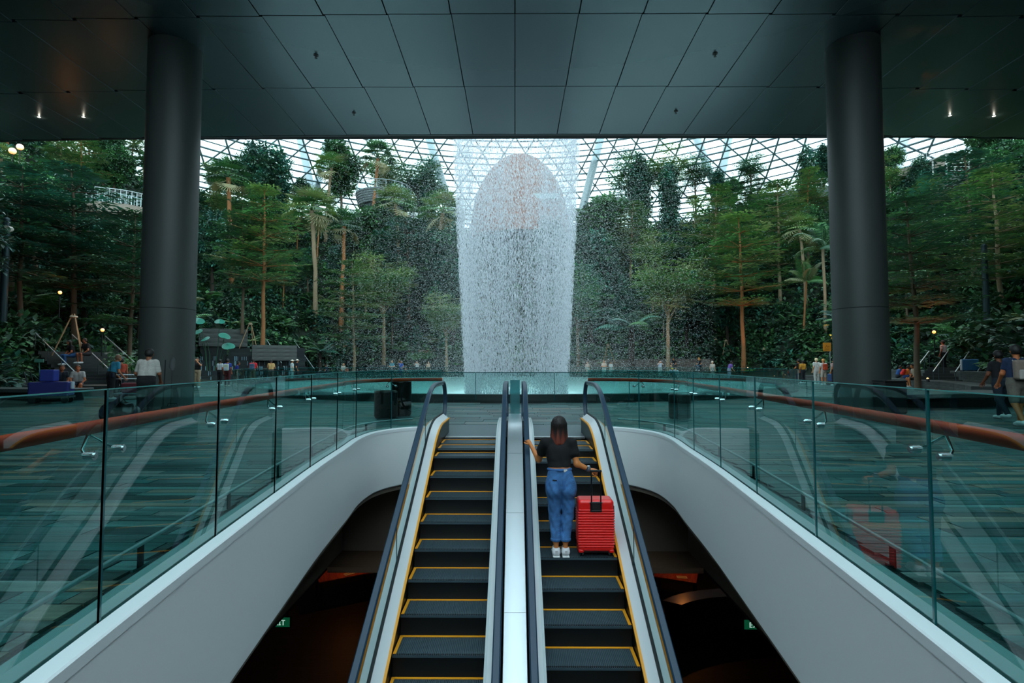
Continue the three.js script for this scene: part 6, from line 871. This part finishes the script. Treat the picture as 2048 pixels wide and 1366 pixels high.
  // blue suitcase on the right bench, orange sign, monitors on the pool rim, pushchair
  const bc = thing('suitcase', 'blue suitcase standing on the right seat wall by the stair', 'suitcase', [X(1940, 28.1), 1.0, -28.1], -0.5); put('shell', new RoundedBoxGeometry(0.72, 0.62, 0.3, 3, 0.05).translate(0, 0.33, 0), S('#1f5f8a', 0.4), bc); put('side_panel', new RoundedBoxGeometry(0.05, 0.58, 0.28, 2, 0.02).translate(-0.36, 0.33, 0), S('#d8dbe0', 0.5), bc); for (const x of [-0.28, 0.28]) put('wheel', gb().add(new THREE.CylinderGeometry(0.03, 0.03, 0.2, 12).rotateX(Math.PI / 2), new THREE.Matrix4().setPosition(x, 0.02, 0)), mBlack, bc);
  const cvs = document.createElement('canvas'); cvs.width = 128; cvs.height = 128; const g2 = cvs.getContext('2d'); g2.fillStyle = '#d98a22'; g2.fillRect(0, 0, 128, 128); g2.strokeStyle = '#8a4c10'; g2.lineWidth = 7; g2.beginPath(); g2.moveTo(30, 80); g2.lineTo(55, 40); g2.lineTo(75, 70); g2.lineTo(98, 48); g2.stroke(); g2.fillStyle = '#8a4c10'; g2.fillRect(28, 94, 70, 9); const sgT = new THREE.CanvasTexture(cvs); sgT.colorSpace = THREE.SRGBColorSpace;
  const sp = at(1654, 694, 34), sg = thing('orange_sign', 'square orange sign on a thin pole behind the white couple', 'sign', [sp.x, 0, sp.z]); put('pole', gb().tube([V(0.2, 0, -0.02), V(0.2, sp.y, -0.02)], 0.025, 6), S('#b9bdbd', 0.4, 0.6), sg); put('board', new RoundedBoxGeometry(0.52, 0.56, 0.03, 1, 0.008).translate(0, sp.y, 0), S('#d98a22', 0.6), sg); put('face', new THREE.PlaneGeometry(0.5, 0.54).translate(0, sp.y, 0.0165), S('#ffffff', 0.6, 0, { map: sgT }), sg); put('foot', gb().box(0.2, 0.02, 0, 0.3, 0.04, 0.3), mBlack, sg);
  const rp = at(1480, 711, 54), rs = thing('round_sign', 'small round red sign on the right planter wall', 'sign', [rp.x, rp.y, rp.z]); put('disc', gb().tube([V(0, 0, 0), V(0, 0, 0.03)], 0.13, 20), S('#d8281e', 0.5), rs); put('bar', gb().box(0, 0, 0.035, 0.14, 0.03, 0.008), S('#f0e8e4', 0.5), rs); put('bracket', gb().box(0, 0, -0.12, 0.05, 0.05, 0.24), mBlack, rs);
  const mo = at(864, 731, 52), mt = thing('monitor', 'small black monitor on a post at the far pool edge', 'monitor', [mo.x, 0, mo.z]); put('screen', new RoundedBoxGeometry(0.36, 0.5, 0.08, 2, 0.02).translate(0, mo.y, 0), S('#0c1210', 0.3), mt); put('post', gb().tube([V(0, 0, -0.05), V(0, mo.y, -0.05)], 0.03, 6), S('#202624', 0.5), mt); put('foot', gb().box(0, 0.02, -0.05, 0.3, 0.04, 0.3), S('#202624', 0.5), mt);
  const ps = thing('luggage_cart', 'dark blue laden cart beside the white couple', 'cart', [X(1660, 34), 0, -33.6]); put('load', new RoundedBoxGeometry(0.6, 0.5, 0.5, 2, 0.06).translate(0, 0.5, 0), S('#1c3c6a', 0.6), ps); put('frame', gb().box(0, 0.22, 0, 0.75, 0.05, 0.5).tube([V(0.36, 0.22, 0), V(0.44, 0.95, 0)], 0.02, 5), mBlack, ps); for (const x of [-0.3, 0.3]) for (const z of [-0.18, 0.18]) put('wheel', gb().add(new THREE.CylinderGeometry(0.1, 0.1, 0.04, 16).rotateX(Math.PI / 2), new THREE.Matrix4().setPosition(x, 0.1, z)), mBlack, ps);
}
scene.traverse((o) => { if (o.isMesh || o.isLight) { o.castShadow = true; if (o.isMesh) o.receiveShadow = true; } });
renderer.render(scene, camera);
